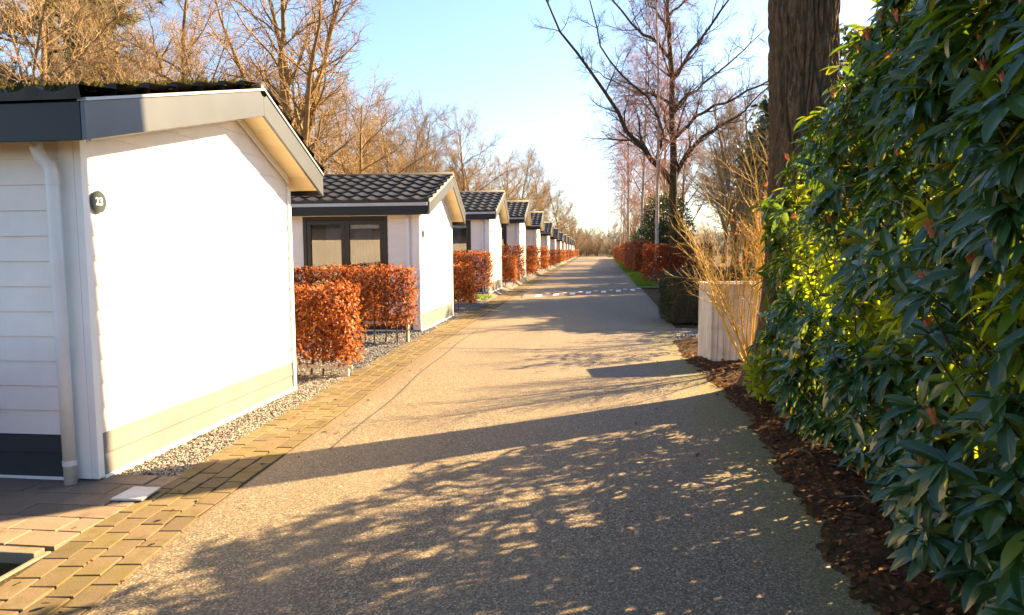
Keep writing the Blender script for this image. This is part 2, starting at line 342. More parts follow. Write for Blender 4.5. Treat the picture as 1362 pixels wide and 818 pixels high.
# seams across and along the asphalt
g = MB()
def seam(pts, wd):
    for (x0, y0), (x1, y1) in zip(pts[:-1], pts[1:]):
        dx, dy = x1-x0, y1-y0; l = math.hypot(dx, dy); nx, ny = -dy/l*wd, dx/l*wd
        g.poly([(x0-nx, y0-ny, .004), (x1-nx, y1-ny, .004), (x1+nx, y1+ny, .004), (x0+nx, y0+ny, .004)])
seam([(-2.55+.0*i+i*.29, 13.6+.12*math.sin(i*1.3)) for i in range(15)], .02)
seam([(-2.5+i*.31, 10.9+.05*math.sin(i*2.1)) for i in range(14)], .012)
seam([(edge(LE, y)+.33+.02*math.sin(y*2), y) for y in np.arange(5.2, 14, .4)], .010)
tag(g.build('road_seam', M['seam']), kind='structure')
# raised speed table with white blocks, crossing the road at a slant
def bumpz(y0, y1): pass
b0, b1 = (-2.3, 23.3), (1.95, 27.6); e0, e1 = (-2.3, 26.2), (1.95, 30.6)
g = MB()
def lerp(a, b, t): return (a[0]+(b[0]-a[0])*t, a[1]+(b[1]-a[1])*t)
n = 16
prof = [(-.28, .003), (0.0, .055), (.12, .07), (.5, .085), (.88, .07), (1.0, .055), (1.25, .003)]
for (ta, za), (tb, zb_) in zip(prof[:-1], prof[1:]):
    for i in range(n):
        p, q = lerp(b0, b1, i/n), lerp(b0, b1, (i+1)/n); r_, s_ = lerp(e0, e1, i/n), lerp(e0, e1, (i+1)/n)
        A, B, C_, D = lerp(p, r_, ta), lerp(q, s_, ta), lerp(q, s_, tb), lerp(p, r_, tb)
        g.poly([(*A, za), (*B, za), (*C_, zb_), (*D, zb_)])
tag(g.build('speed_table', M['asphalt'], smooth=True), kind='structure')
g = MB()
def zb_at(tt): return float(np.interp(tt, [p[0] for p in prof], [p[1] for p in prof]))+.006
def dash(t0, wd, ta, tb):
    p, q = lerp(b0, b1, t0), lerp(b0, b1, t0+wd/4.25); r_, s_ = lerp(e0, e1, t0), lerp(e0, e1, t0+wd/4.25)
    A, B, C_, D = lerp(p, r_, ta), lerp(q, s_, ta), lerp(q, s_, tb), lerp(p, r_, tb)
    g.poly([(*A, zb_at(ta)), (*B, zb_at(ta)), (*C_, zb_at(tb)), (*D, zb_at(tb))])
for i in range(7):
    dash(.10+i*.135, .19, -.20, -.01); dash(.10+i*.135+.072, .15, -.02, .06); dash(.125+i*.135, .15, .93, 1.03)
tag(g.build('speed_table_marking', M['paint']), kind='structure')

# brick edging: three courses of single bricks bedded in sand
g = MB()
for a, b in zip(ys[:-1], ys[1:]):
    if a >= 0: g.poly([(edge(LE, a)-.62, a, .002), (edge(LE, a)+.01, a, .0045), (edge(LE, b)+.01, b, .0045), (edge(LE, b)-.62, b, .002)])
tag(g.build('edging_sand', M['soil']), kind='structure')
def bricks(rows, mat, name):
    V, F = [], []
    for (P, u, v, l, wd, z, h) in rows:     # centre, unit u (length) v (width)
        n = len(V); P = np.array(P); u = np.array(u); v = np.array(v); a, b = l/2, wd/2; e = .003
        for s, zz in ((1.0, z-h), (1.0, z-e), (0, z)):
            aa, bb = (a, b) if s else (a-e, b-e)
            for su, sv in ((-1, -1), (1, -1), (1, 1), (-1, 1)):
                q = P+u*su*aa+v*sv*bb; V.append((q[0], q[1], zz))
        for k in range(2):
            for i in range(4): F.append((n+4*k+i, n+4*k+(i+1) % 4, n+4*k+4+(i+1) % 4, n+4*k+4+i))
        F.append((n+8, n+9, n+10, n+11))
    me = np_mesh(name, np.array(V), [np.array(F)], mat); o = link(name, me); return o
rows = []
for c in range(4):
    y = .2+c*.07
    while y < 150:
        l = .205
        x = edge(LE, y)-.070-.137*c; x2 = edge(LE, y+l)-.070-.137*c
        d = np.array((x2-x, l)); d /= np.linalg.norm(d); nrm = np.array((-d[1], d[0]))
        a = rng.normal(0, .009); d2 = d*math.cos(a)+nrm*math.sin(a); n2 = np.array((-d2[1], d2[0]))
        rows.append(((x+rng.normal(0, .003), y+l/2), d2, n2, l-.006, .131, .010+.004*c+rng.normal(0, .0012), .05)); y += l+.002
tag(bricks(rows, M['brick'], 'brick_edging'), kind='structure')
# paved terrace at the first chalet
rows = []; y = 3.22; k = 0
while y < 4.30:
    x = -2.86-(.16 if k % 2 else 0.0)
    if k % 2: rows.append(((-2.86-.075, y+.095), np.array((1, 0)), np.array((0, 1)), .144, .185, .028+rng.normal(0, .0015), .06))
    while x > -8:
        a = rng.normal(0, .006); rows.append(((x-.15, y+.095), np.array((math.cos(a), math.sin(a))), np.array((-math.sin(a), math.cos(a))), .294, .185, .028+rng.normal(0, .0015), .06)); x -= .30
    y += .19; k += 1
tag(bricks(rows, M['paver'], 'paving'), kind='structure')
g = MB(); g.box(-8, -2.90, 3.125, 3.20, -.16, .030); g.box(-2.893, -2.862, 0, 3.20, -.16, .012)
tag(g.build('kerb', M['concrete'], bevel=.006), kind='structure')
g = MB(); g.prism([(-3.03, 4.10, .030), (-2.84, 4.10, .030), (-2.82, 3.88, .030), (-3.03, 3.87, .030)], (0, 0, .014))
tag(g.build('path_slab', M['slab'], bevel=.004), 'pale square concrete slab let into the paving beside the brick edging', 'slab')

# gravel strips and parking bays
g = MB()
gy = [4.28]+list(np.arange(6, 190, 2.0))
for ya, yb in zip(gy[:-1], gy[1:]):
    ea, eb, la, lb = edge(LE, ya)-.55, edge(LE, yb)-.55, lift(ya)+.006, lift(yb)+.006
    g.poly([(-12, ya, la), (ea-.28, ya, la), (eb-.28, yb, lb), (-12, yb, lb)]); g.poly([(ea-.28, ya, la), (ea, ya, .006), (eb, yb, .006), (eb-.28, yb, lb)])
g.poly([(1.5, 8.6, .006), (6, 8.6, .006), (6, 14, .006), (1.62, 14, .006)])
tag(g.build('gravel_surface', M['gravel']), kind='structure')
st_v = np.array([(1, 0, 0), (-1, .1, 0), (0, 1, .1), (.1, -1, 0), (0, .1, .8), (0, 0, -.8), (.6, .6, .5), (-.6, -.5, .5)])[:6]
st_f = np.array([(0, 2, 4), (2, 1, 4), (1, 3, 4), (3, 0, 4), (2, 0, 5), (1, 2, 5), (3, 1, 5), (0, 3, 5)])
def stones(name, regs, mat, smin, smax):
    Ms = []
    for (n, fx) in regs:
        p = np.array([fx() for _ in range(n)]); s = rng.uniform(smin, smax, n)
        p = np.c_[p, s*.25+rng.uniform(.0, .010, n)+.008]
        sc = np.c_[s*rng.uniform(.8, 1.4, n), s*rng.uniform(.7, 1.1, n), s*rng.uniform(.5, .9, n)]
        Ms.append(frames(rand_unit(n)*np.array([1, 1, .35]), np.tile([0, 0, 1.], (n, 1)), p, sc))
    return link(name, scatter_mesh(name, st_v, st_f, np.concatenate(Ms), mat, smooth=False))
def rect(x0, x1, y0, y1):
    def f():
        y = y0+(y1-y0)*rng.random(); xa = max(x1, -99) if x1 < 0 else x1
        return (x0+(min(xa, edge(LE, y)-.50 if x1 < 0 else xa)-x0)*rng.random(), y)
    return f
tag(stones('gravel', [(9500, rect(-3.42, -2.4, 4.25, 8.2)), (1800, rect(-4.6, -2.4, 7.6, 8.8))], M['stone'], .006, .0145), 'tan gravel strip between the numbered chalet and the brick edging', 'gravel', kind='stuff')
tag(stones('gravel', [(9000, rect(-6.5, -2.4, 8.8, 13.0)), (2600, rect(-3.42, -2.4, 12.6, 21)), (2200, rect(1.55, 4.2, 8.8, 13))], M['stone_grey'], .010, .022), 'grey gravel in the bay between the first two chalets and along the road', 'gravel', kind='stuff')
for i in range(14):
    pass

# mulch bed under the rhododendron, rising out of the road edge
def mulch_z(x, y):
    d = x-(edge(RE, y)-.02); k = max(0, min(1, (d+.30)/.5))
    return -.035+.085*k+k*(.04*noise.noise((x*2.3, y*2.3, 0))+.03*noise.noise((x*7, y*7, 3)))+(1-k)*(.012*noise.noise((x*4, y*4, 0))+.012*noise.noise((x*14, y*14, 2)))
nx, ny = 90, 260; V = []
for j in range(ny+1):
    y = -.5+12.5*j/ny
    for i in range(nx+1):
        x = edge(RE, y)-.40+(4.6)*(i/nx)**1.5
        d = x-(edge(RE, y)-.02)
        z = mulch_z(x, y)+.012*noise.noise((x*24, y*24, 5))+.007*noise.noise((x*55, y*55, 5))
        V.append((x, y, z))
F = [(j*(nx+1)+i, j*(nx+1)+i+1, (j+1)*(nx+1)+i+1, (j+1)*(nx+1)+i) for j in range(ny) for i in range(nx)]
tag(link('mulch_bed', np_mesh('mulch_bed', np.array(V), [np.array(F)], M['mulch'], smooth=True)), kind='structure')

lf_v = np.array([(0, 0, 0), (.35, .30, .06), (.75, .24, .05), (1, 0, .02), (.75, -.24, .07), (.35, -.30, .05), (.5, 0, -.02)])
lf_f = np.array([(0, 6, 1), (1, 6, 2), (2, 6, 3), (3, 6, 4), (4, 6, 5), (5, 6, 0)])
n = 3800; p = []
while len(p) < n:
    y = rng.uniform(2.2, 10.5); d = abs(rng.normal(0, .8))-.12; x = edge(RE, y)+d
    if x < 4: p.append((x, y, max(.006, mulch_z(x, y)+.006)))
s = rng.uniform(.02, .065, n)
Mx = frames(rand_unit(n)*np.array([1, 1, .35]), np.c_[rng.normal(0, .4, n), rng.normal(0, .4, n), np.ones(n)], np.array(p), s)
tag(link('leaf_litter', scatter_mesh('leaf_litter', lf_v, lf_f, Mx, M['litter'])), 'brown dead leaves and bark crumbs on the bed under the rhododendron', 'leaf litter', kind='stuff')
# twigs lying on the bed
tb = []
for _ in range(130):
    y = rng.uniform(3, 9); x = edge(RE, y)+.1+abs(rng.normal(0, .6)); a = rng.uniform(0, 6.3); l = rng.uniform(.06, .35); z = mulch_z(x, y)+.018
    tb.append(([(x, y, z), (x+math.cos(a)*l*.5+rng.normal(0, .02), y+math.sin(a)*l*.5, z+.015), (x+math.cos(a)*l, y+math.sin(a)*l, z)], [.004, .004, .002], 4))
tag(link('twig_litter', tubes_mesh('twig_litter', tb, M['stem_beech'])), 'thin fallen twigs strewn over the bed under the rhododendron', 'twigs', kind='stuff')

P = []
while len(P) < 260:
    y = rng.uniform(2.2, 16); side = rng.random()
    x = edge(RE, y)-abs(rng.normal(0, .45))-.05 if side < .45 else edge(LE, y)-rng.uniform(-.25, .6)
    P.append((x, y, .012 if side < .45 or x > edge(LE, y) else .024))
n = len(P); tag(link('fallen_leaves', scatter_mesh('fallen_leaves', lf_v, lf_f, frames(rand_unit(n)*np.array([1, 1, .2]), np.c_[rng.normal(0, .25, n), rng.normal(0, .25, n), np.ones(n)], np.array(P), rng.uniform(.018, .05, n)), M['litter'])),
    'loose brown fallen leaves along both edges of the asphalt', 'leaf litter', kind='stuff')
# grass on the verge
gb_v = np.array([(0, -.5, 0), (0, .5, 0), (.25, .35, .6), (.25, -.35, .6), (.7, 0, 1)]); 
gb_f = np.array([(0, 1, 2), (0, 2, 3), (3, 2, 4)])
def grass(name, spots, label, h=(.05, .13)):
    P = np.array(spots); n = len(P); hh = rng.uniform(*h, n)
    Mx = frames(rand_unit(n)*np.array([1, 1, .0])+1e-4, np.tile([0, 0, 1.], (n, 1)), P, np.c_[hh, np.full(n, .012)+.1*hh, hh])
    return tag(link(name, scatter_mesh(name, gb_v, gb_f, Mx, M['grass'])), label, 'grass', kind='stuff')
sp = []
while len(sp) < 9000:
    y = rng.uniform(30, 95); x0 = edge(RE, y)+.05; x = x0+rng.random()*.75
    sp.append((x, y, 0))
grass('grass', sp, 'green grass verge along the edge of the road under the roadside beech hedges', (.10, .26))
g = MB()
yy = np.arange(29, 150, 3.0)
for a, b in zip(yy[:-1], yy[1:]): g.poly([(edge(RE, a)-.02, a, .008), (edge(RE, a)+1.3, a, .03), (edge(RE, b)+1.3, b, .03), (edge(RE, b)-.02, b, .008)])
t = NT('verge'); t.color(t.ramp(t.noise(6, 5), [(.3, (.05, .085, .012)), (.7, (.10, .15, .018))])); t.rough(1); M['verge'] = t.m
tag(g.build('verge', M['verge']), kind='structure')
sp = [(rng.uniform(-5.2, -3.1), 21.2+rng.normal(0, .18), .11) for _ in range(900)]
grass('grass', sp, 'short grass strip under the hedge before the third chalet', (.05, .12))

# ------------------------------------------------------------------ chalets
def roof_z(y, apex, off=0.0):        # underside of the roof board
    if y < 2.05: return 2.32+(apex-2.32)*(y+.29)/2.34+off
    return apex+(2.27-apex)*(y-2.05)/1.38+off
BH = .172
def siding_front(x0, x1, z0, z1, yface=0.0):
    g = MB(); z = z0
    while z < z1-.02:
        zt = min(z+BH, z1)
        g.poly([(x0, yface-.016, z), (x1, yface-.016, z), (x1, yface-.004, zt), (x0, yface-.004, zt)])
        g.poly([(x0, yface, z), (x1, yface, z), (x1, yface-.016, z), (x0, yface-.016, z)])
        z = zt
    return g
def siding_gable(y0, y1, z0, apex, xf=0.0):
    g = MB(); z = z0
    def lim(z):
        a, b = y0, y1
        if z > roof_z(y0, apex): a = -.29+(z-2.32)/(apex-2.32)*2.34
        if z > roof_z(y1, apex): b = 2.05+(z-apex)/(2.27-apex)*1.38
        return a, max(a, b)
    while z < apex-.03:
        zt = min(z+BH, apex-.01); a0, b0 = lim(z); a1, b1 = lim(zt)
        g.poly([(xf+.011, a0, z), (xf+.011, b0, z), (xf+.004, b1, zt), (xf+.004, a1, zt)])
        g.poly([(xf, a0, z), (xf, b0, z), (xf+.011, b0, z), (xf+.011, a0, z)])
        z = zt
    return g
def tiles_mesh(x0, x1, p0, p1, rows):
    """wavy tile courses between slope points p0 (eave) and p1 (ridge), each (y,z)"""
    per, ns = .30, 8; nxs = int((x1-x0)/per*ns); V = []; F = []
    dy, dz = p1[0]-p0[0], p1[1]-p0[1]; l = math.hypot(dy, dz); ny_, nz_ = -dz/l, dy/l
    if nz_ < 0: ny_, nz_ = -ny_, -nz_
    for r in range(rows):
        for e, (tt, lift) in enumerate(((r/rows-.006, .0), (r/rows-.004, .052), ((r+1)/rows+.01, .012))):
            for i in range(nxs+1):
                x = x0+(x1-x0)*i/nxs; ph = ((x-x0) % per)/per
                wv = .030*(math.sin(ph*2*math.pi) if ph < .5 else .35*math.sin(ph*2*math.pi))
                wv = wv if e else wv*0-.005
                q = (p0[0]+dy*tt, p0[1]+dz*tt); h = lift+wv+.012
                V.append((x, q[0]+ny_*h, q[1]+nz_*h))
        b = r*3*(nxs+1)
        for e in range(2):
            for i in range(nxs): F.append((b+e*(nxs+1)+i, b+e*(nxs+1)+i+1, b+(e+1)*(nxs+1)+i+1, b+(e+1)*(nxs+1)+i))
    return np.array(V), np.array(F)

def make_chalet(apex, first):
    root = empty('chalet', (WX, 0, 0)); OV = .30; LEN = 8.5; zp = .345
    # walls
    if first:
        siding_front(-LEN, -.13, zp, 2.46).build('front_wall', M['white'], root)
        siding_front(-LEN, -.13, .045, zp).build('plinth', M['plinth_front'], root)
    else:
        g = siding_front(-LEN, -2.36, zp, 2.46)
        for q in (siding_front(-.62, -.10, zp, 2.46), siding_front(-2.36, -.62, 2.30, 2.46)):
            n = len(g.v); g.v += q.v; g.f += [tuple(i+n for i in f) for f in q.f]
        g.build('front_wall', M['white'], root)
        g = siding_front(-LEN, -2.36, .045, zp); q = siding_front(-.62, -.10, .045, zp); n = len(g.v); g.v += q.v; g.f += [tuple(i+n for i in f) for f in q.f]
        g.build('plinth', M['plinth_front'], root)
    siding_gable(.02, 3.14, zp, apex+.02).build('gable_wall', M['white'], root)
    g = MB()
    for z in (.045, .195):
        g.poly([(.016, .0, z), (.016, 3.14, z), (.006, 3.14, z+.15), (.006, 0, z+.15)]); g.poly([(0, 0, z), (0, 3.14, z), (.016, 3.14, z), (.016, 0, z)])
    g.build('plinth', M['plinth'], root)
    g = MB(); g.box(-LEN, -.02, 3.10, 3.14, 0, 2.40); g.box(-LEN, -LEN+.04, .02, 3.10, 0, 2.3); g.build('rear_wall', M['white'], root)
    g = MB(); g.box(-LEN, -.02, .06, 3.08, .02, .10); g.build('floor', M['concrete'], root)
    # corner board, white base strip
    g = MB(); g.box(-.135, -.024, -.030, -.004, .04, 2.40); g.box(-.022, .030, -.030, .030, .04, 2.40); g.build('corner_board', M['trim'], root, bevel=.004)
    g = MB(); g.box(.004, .030, 3.10, 3.165, .04, 2.33); g.build('corner_board', M['trim'], root, bevel=.004)
    g = MB(); g.box(-LEN, -.14, -.028, -.002, .012, .045); g.build('base_strip', M['trim'], root, bevel=.003)
    g = MB(); g.box(.002, .034, .032, 3.16, .012, .045); g.build('base_strip', M['trim'], root, bevel=.003)
    g = MB(); g.box(-LEN, -.05, -.0015, 3.12, -.03, .018); g.build('footing', M['concrete'], root)
    # roof deck + tiles
    E0, E1, AP = -.29, 3.43, 2.05
    g = MB(); pr = [(-LEN, E0+.03, roof_z(E0+.03, apex, .18)), (-LEN, AP, apex+.18), (-LEN, E1-.03, roof_z(E1-.03, apex, .18)), (-LEN, E1-.03, roof_z(E1-.03, apex, .225)), (-LEN, AP, apex+.225), (-LEN, E0+.03, roof_z(E0+.03, apex, .225))]
    g.prism(pr, (LEN+OV-.03, 0, 0)); roof = g.build('roof', M['tile'], root)
    Va, Fa = tiles_mesh(-LEN, OV+.0, (E0-.03, roof_z(E0, apex, .222)), (AP, apex+.228), 7)
    Vb, Fb = tiles_mesh(-LEN, OV+.0, (E1+.03, roof_z(E1, apex, .222)), (AP, apex+.228), 5)
    link('roof_tiling', np_mesh('roof_tiling', np.concatenate([Va, Vb]), [np.concatenate([Fa, Fb+len(Va)])], M['tile'], smooth=False), roof)
    g = MB(); g.tube([(-LEN, AP, apex+.235), (OV, AP, apex+.235)], .075, 10); g.build('ridge_cap', M['tile'], roof, smooth=True)
    # soffits (planked), fascia, barge boards
    g = MB()
    for a, b in ((E0+.02, AP), (AP, E1-.02)):
        k = 7 if a < 0 else 5; st = (b-a)/k
        for i in range(k):
            y0, y1 = a+st*i+.003, a+st*(i+1)-.003
            g.prism([(-.02, y0, roof_z(y0, apex, .03)), (-.02, y1, roof_z(y1, apex, .03)), (-.02, y1, roof_z(y1, apex, .05)), (-.02, y0, roof_z(y0, apex, .05))], (OV-.012, 0, 0))
    for a, b in ((E0+.02, 0.0), (3.14, E1-.02)):
        g.prism([(-.023, a, roof_z(a, apex, .03)), (-.023, b, roof_z(b, apex, .03)), (-.023, b, roof_z(b, apex, .05)), (-.023, a, roof_z(a, apex, .05))], (-LEN+.02, 0, 0))
    g.build('soffit', M['soffit'], root)
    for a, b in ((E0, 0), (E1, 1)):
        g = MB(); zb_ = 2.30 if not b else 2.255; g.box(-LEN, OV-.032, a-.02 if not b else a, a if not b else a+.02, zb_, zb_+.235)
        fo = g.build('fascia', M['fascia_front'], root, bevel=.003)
        if not first and not b:
            g = MB(); g.box(-LEN, OV-.034, E0-.062, E0-.021, zb_+.17, zb_+.235); g.build('gutter', M['gutter'], root, bevel=.008)
    x0, x1 = OV-.028, OV
    def board(a, b):
        g = MB(); za, zb_ = roof_z(a, apex), roof_z(b, apex)
        g.prism([(x0, a, za-.015), (x0, b, zb_-.015), (x0, b, zb_+.222), (x0, a, za+.222)], (x1-x0, 0, 0)); o = g.build('barge_board', M['fascia'], root, bevel=.003)
        g = MB(); g.prism([(x0-.02, a, za+.223), (x0-.02, b, zb_+.223), (x0-.02, b, zb_+.243), (x0-.02, a, za+.243)], (x1-x0+.032, 0, 0)); g.build('edge_trim', M['gutter'], o)
    board(E0-.02, AP-.0015); board(AP+.0015, E1+.02)
    g = MB(); za = roof_z(E0-.02, apex); g.box(OV+.0005, OV+.003, E0-.022, E0+.016, za-.016, za+.22); g.build('corner_strip', M['fascia'], root)
    # frieze strip under the soffit at the wall head
    g = MB()
    for a, b in ((.04, AP-.002), (AP+.002, 3.12)):
        g.prism([(.017, a, roof_z(a, apex, -.05)), (.017, b, roof_z(b, apex, -.05)), (.017, b, roof_z(b, apex, .03)), (.017, a, roof_z(a, apex, .03))], (.014, 0, 0))
    g.build('frieze_board', M['trim'], root)
    # downpipe
    px = -.125 if first else -.20
    g = MB(); yy = -.10
    if first:
        pts = [(px-.075, yy-.03, 2.36), (px-.075, yy-.03, 2.29), (px-.055, yy-.02, 2.235), (px-.015, yy, 2.18), (px, yy, 2.12), (px, yy, 1.0), (px, yy, .03)]
        rr = .041
    else:
        pts = [(px, yy, 2.36), (px, yy, 2.2), (px, yy, 1.0), (px, yy, .03)]; rr = .034
    g.tube(pts, rr, 16); pipe = g.build('downpipe', M['pipe'], root, smooth=True)
    for z in ((.16, 1.52, 2.05) if first else (.2, 1.9)):
        g = MB(); g.tube([(px, yy, z), (px, yy, z+.035)], rr+.004, 16); g.build('pipe_collar', M['pipe'], pipe, smooth=False)
    # number disc
    g = MB(); cx, cy, cz = .0185, .125, 1.955
    if not first: cy, cz = .30, 1.95
    g.prism([(cx, cy+.073*math.cos(a), cz+.077*math.sin(a)) for a in np.arange(0, 2*math.pi, math.pi/24)], (.008, 0, 0)); sg = g.build('number_sign', M['sign'], root)
    if first:
        cu = bpy.data.curves.new('sign_number', 'FONT'); cu.body = '23'; cu.size = .074; cu.align_x = 'CENTER'; cu.align_y = 'CENTER'; cu.extrude = .0008; cu.offset = .0012
        tmp = bpy.data.objects.new('tmp', cu); COL.objects.link(tmp); bpy.context.view_layer.update()
        me = bpy.data.meshes.new_from_object(tmp.evaluated_get(bpy.context.evaluated_depsgraph_get())); bpy.data.objects.remove(tmp)
        me.materials.clear(); me.materials.append(M['digit'])
        o = link('sign_number', me, sg); o.location = (cx+.0098, cy, cz); o.rotation_euler = (R(90), 0, R(90))
    # terrace window
    if not first:
        a, b, z0, z1 = -2.36, -.62, .045, 2.30; y = -.022
        g = MB(); g.box(a, a+.075, y, .06, z0, z1); g.box(b-.075, b, y, .06, z0, z1); g.box(a+.075, b-.075, y, .06, z1-.075, z1); g.box(a+.075, b-.075, y, .06, z0, z0+.08)
        wi = g.build('window', M['black'], root, bevel=.004)
        mid = (a+b)/2
        for s0, s1 in ((a+.078, mid-.001), (mid+.001, b-.078)):
            g = MB(); q0, q1 = z0+.083, z1-.078; k = .085
            g.box(s0, s0+k, -.012, .04, q0, q1); g.box(s1-k, s1, -.012, .04, q0, q1); g.box(s0+k, s1-k, -.012, .04, q1-k, q1); g.box(s0+k, s1-k, -.012, .04, q0, q0+k)
            g.build('sash', M['black'], wi, bevel=.003)
            g = MB(); g.box(s0+k-.01, s1-k+.01, .012, .018, q0+k-.01, q1-k+.01); g.build('pane', M['glass'], wi)
        V = []; nn = 90
        def curtain(xa, xb):
            g = MB()
            for i in range(nn):
                f = lambda i: (xa+(xb-xa)*i/nn, .17+.03*math.sin(i*.9)+.015*math.sin(i*2.3+1), 0)
                p, q = f(i), f(i+1); g.poly([(p[0], p[1], .15), (q[0], q[1], .15), (q[0], q[1], 2.22), (p[0], p[1], 2.22)])
            g.build('curtain', M['curtain'], wi, smooth=True)
        curtain(a+.40, mid-.14); curtain(mid+.12, mid+.52)
        g = MB(); g.box(mid+.09, b-.13, .05, .075, 2.06, 2.14); g.build('blind', M['trim'], wi)
    else:
        # moss along the eave and slope of the roof
        tv = np.array([(math.cos(a)*.5, math.sin(a)*.5, 0) for a in np.arange(0, 6.28, 2*math.pi/5)]+[(0, 0, 1)]); tf = np.array([(i, (i+1) % 5, 5) for i in range(5)])
        P = []; 
        while len(P) < 7000:
            x = rng.uniform(-6.5, OV-.10); y = rng.uniform(-.33, 1.9)
            if noise.noise((x*1.2, y*1.4, 1.7))+.7*noise.noise((x*4, y*4, 4))+.30 < rng.random()*.7: continue
            if y < -.1 and rng.random() < .4: continue
            P.append((x, y, roof_z(y, apex, .275)+.012*rng.random()))
        while len(P) < 8300:
            x = rng.uniform(-1.2, OV-.03); y = rng.uniform(-.2, 2.05)
            if noise.noise((x*2, y*2.4, 8))+.35 < rng.random()*.5: continue
            P.append((x, y, roof_z(y, apex, .27)+.025*rng.random()))
        n = len(P); s = rng.uniform(.02, .065, n)
        Mx = frames(rand_unit(n)*np.array([1, 1, .25]), np.tile([0, 0, 1.], (n, 1)), np.array(P), np.c_[s, s, s*rng.uniform(.5, 1.3, n)])
        link('moss', scatter_mesh('moss', tv, tf, Mx, M['moss']), roof)
    return root

c1 = make_chalet(2.915, True); c1.location = (WX, Y0[0], 0)
tag(c1, 'white timber chalet with number 23 on a dark disc and a mossy roof', 'chalet', 'white chalets along the road')
proto = make_chalet(3.06, False)
for i, y0 in enumerate(Y0[1:]):
    o = proto if i == 0 else copy_tree(proto)
    o.location = (WX+(0.05 if i == 0 else -.06), y0, lift(y0)); o.scale.z = SCZ[i+1]
    tag(o, 'white chalet with black tiled roof and terrace window, next beyond the numbered chalet' if i == 0 else
        'white chalet with black tiled roof, %s in the row counting from the numbered chalet' % ORD[i+1], 'chalet', 'white chalets along the road')

# ------------------------------------------------------------------ beech hedges
bl_v = np.array([(0, 0, 0), (.4, .30, .14), (.8, .20, .02), (1.05, 0, -.22), (.8, -.2, .06), (.4, -.30, .20)])
bl_f = np.array([(0, 1, 4, 5)[:4], (1, 2, 3, 4)])
def hedge_meshes(L, T, z0, z1, nleaf, nstem, size, seed, shell=.55):
    """local: x along 0..-L, y 0..T"""
    r = np.random.default_rng(seed)
    P = []; Nn = []
    while len(P) < nleaf:
        x, y, z = -L*r.random(), T*r.random(), z0+(z1-z0)*r.random()
        d = min(-x, L+x, y, T-y, z1-z)
        if r.random() > math.exp(-d/.07)*1.0+.10: continue
        if noise.noise((x*2.4+seed, y*2.4, z*2.4)) < -.28 and r.random() < .7: continue
        if z < z0+.28 and r.random() < (z0+.28-z)/.28*.8*(.6+.9*noise.noise((x*4, seed, 2))): continue
        off = .055*noise.noise((x*3, y*3+seed, z*3)); 
        cx, cy = -L/2, T/2
        nv = np.array([(x-cx)/L*2, (y-cy)/T*2, (z-(z0+z1)/2)/(z1-z0)*2]); nv = nv**3; nv = nv/(np.linalg.norm(nv)+1e-6)
        P.append(np.array((x, y, z))+nv*(off+.03*r.normal())); Nn.append(nv)
    P = np.array(P); Nn = np.array(Nn); n = len(P)
    X = Nn*.55+rand_unit(n, r)*.9+np.array([0, 0, -.45]); Z = Nn+rand_unit(n, r)*.7+np.array([0, 0, .4])
    s = r.uniform(.75, 1.3, n)*size
    leaves = scatter_mesh('foliage', bl_v, bl_f, frames(X, Z, P, np.c_[s, s*1.05, s]), M['beech'], smooth=True)
    tb = []
    for i in range(nstem):
        x = -L*(i+.5)/nstem+r.normal(0, .03); y = T/2+r.normal(0, T*.12); h = z1*r.uniform(.8, .95); a = r.uniform(0, 6.28)
        pts = [(x, y, -.02), (x+r.normal(0, .03), y+r.normal(0, .02), h*.35), (x+r.normal(0, .06), y+r.normal(0, .04), h*.7), (x+r.normal(0, .08), y+r.normal(0, .05), h)]
        tb.append((pts, [.016, .013, .009, .004], 6))
        for k in range(20):
            tt = r.uniform(.15, .95); b = np.array(pts[1])*(1-tt)+np.array(pts[3])*tt; b[2] = max(b[2], z0*.8)
            d = np.array((r.normal()*.6, r.normal()*.35, r.uniform(.1, .6))); l = r.uniform(.15, .36)
            tb.append(([b, b+d*l*.6, b+d*l*1.1+np.array((0, 0, .02))], [.005, .004, .002], 4))
    return leaves, tubes_mesh('stems', tb, M['stem_beech'])
def rail_mesh(L, T, z):
    g = MB()
    for x in (-.1, -L/2, -L+.1): g.box(x-.02, x+.02, T/2-.05, T/2-.01, -.05, z+.05)
    g.box(-L+.02, -.02, T/2-.075, T/2-.052, z-.02, z+.02)
    return g
H_hi = hedge_meshes(2.3, .42, .30, 1.32, 8200, 12, .048, 11)
H_lo = hedge_meshes(2.6, .45, .22, 1.14, 11000, 11, .052, 23)
H_far = hedge_meshes(2.3, .50, .12, 1.35, 3600, 7, .080, 31)
def hedge(meshes, loc, label, group, rz=0, sc=(1, 1, 1), rail=None, cat='hedge', mat=None):
    r = empty('beech_hedge', loc, rz); r.scale = sc; tag(r, label, cat, group)
    f = link('foliage', meshes[0], r); link('stems', meshes[1], r)
    if mat: f.data = meshes[0] if mat == 'same' else mat
    if rail: rail.build('rail', M['board'], r)
    return r
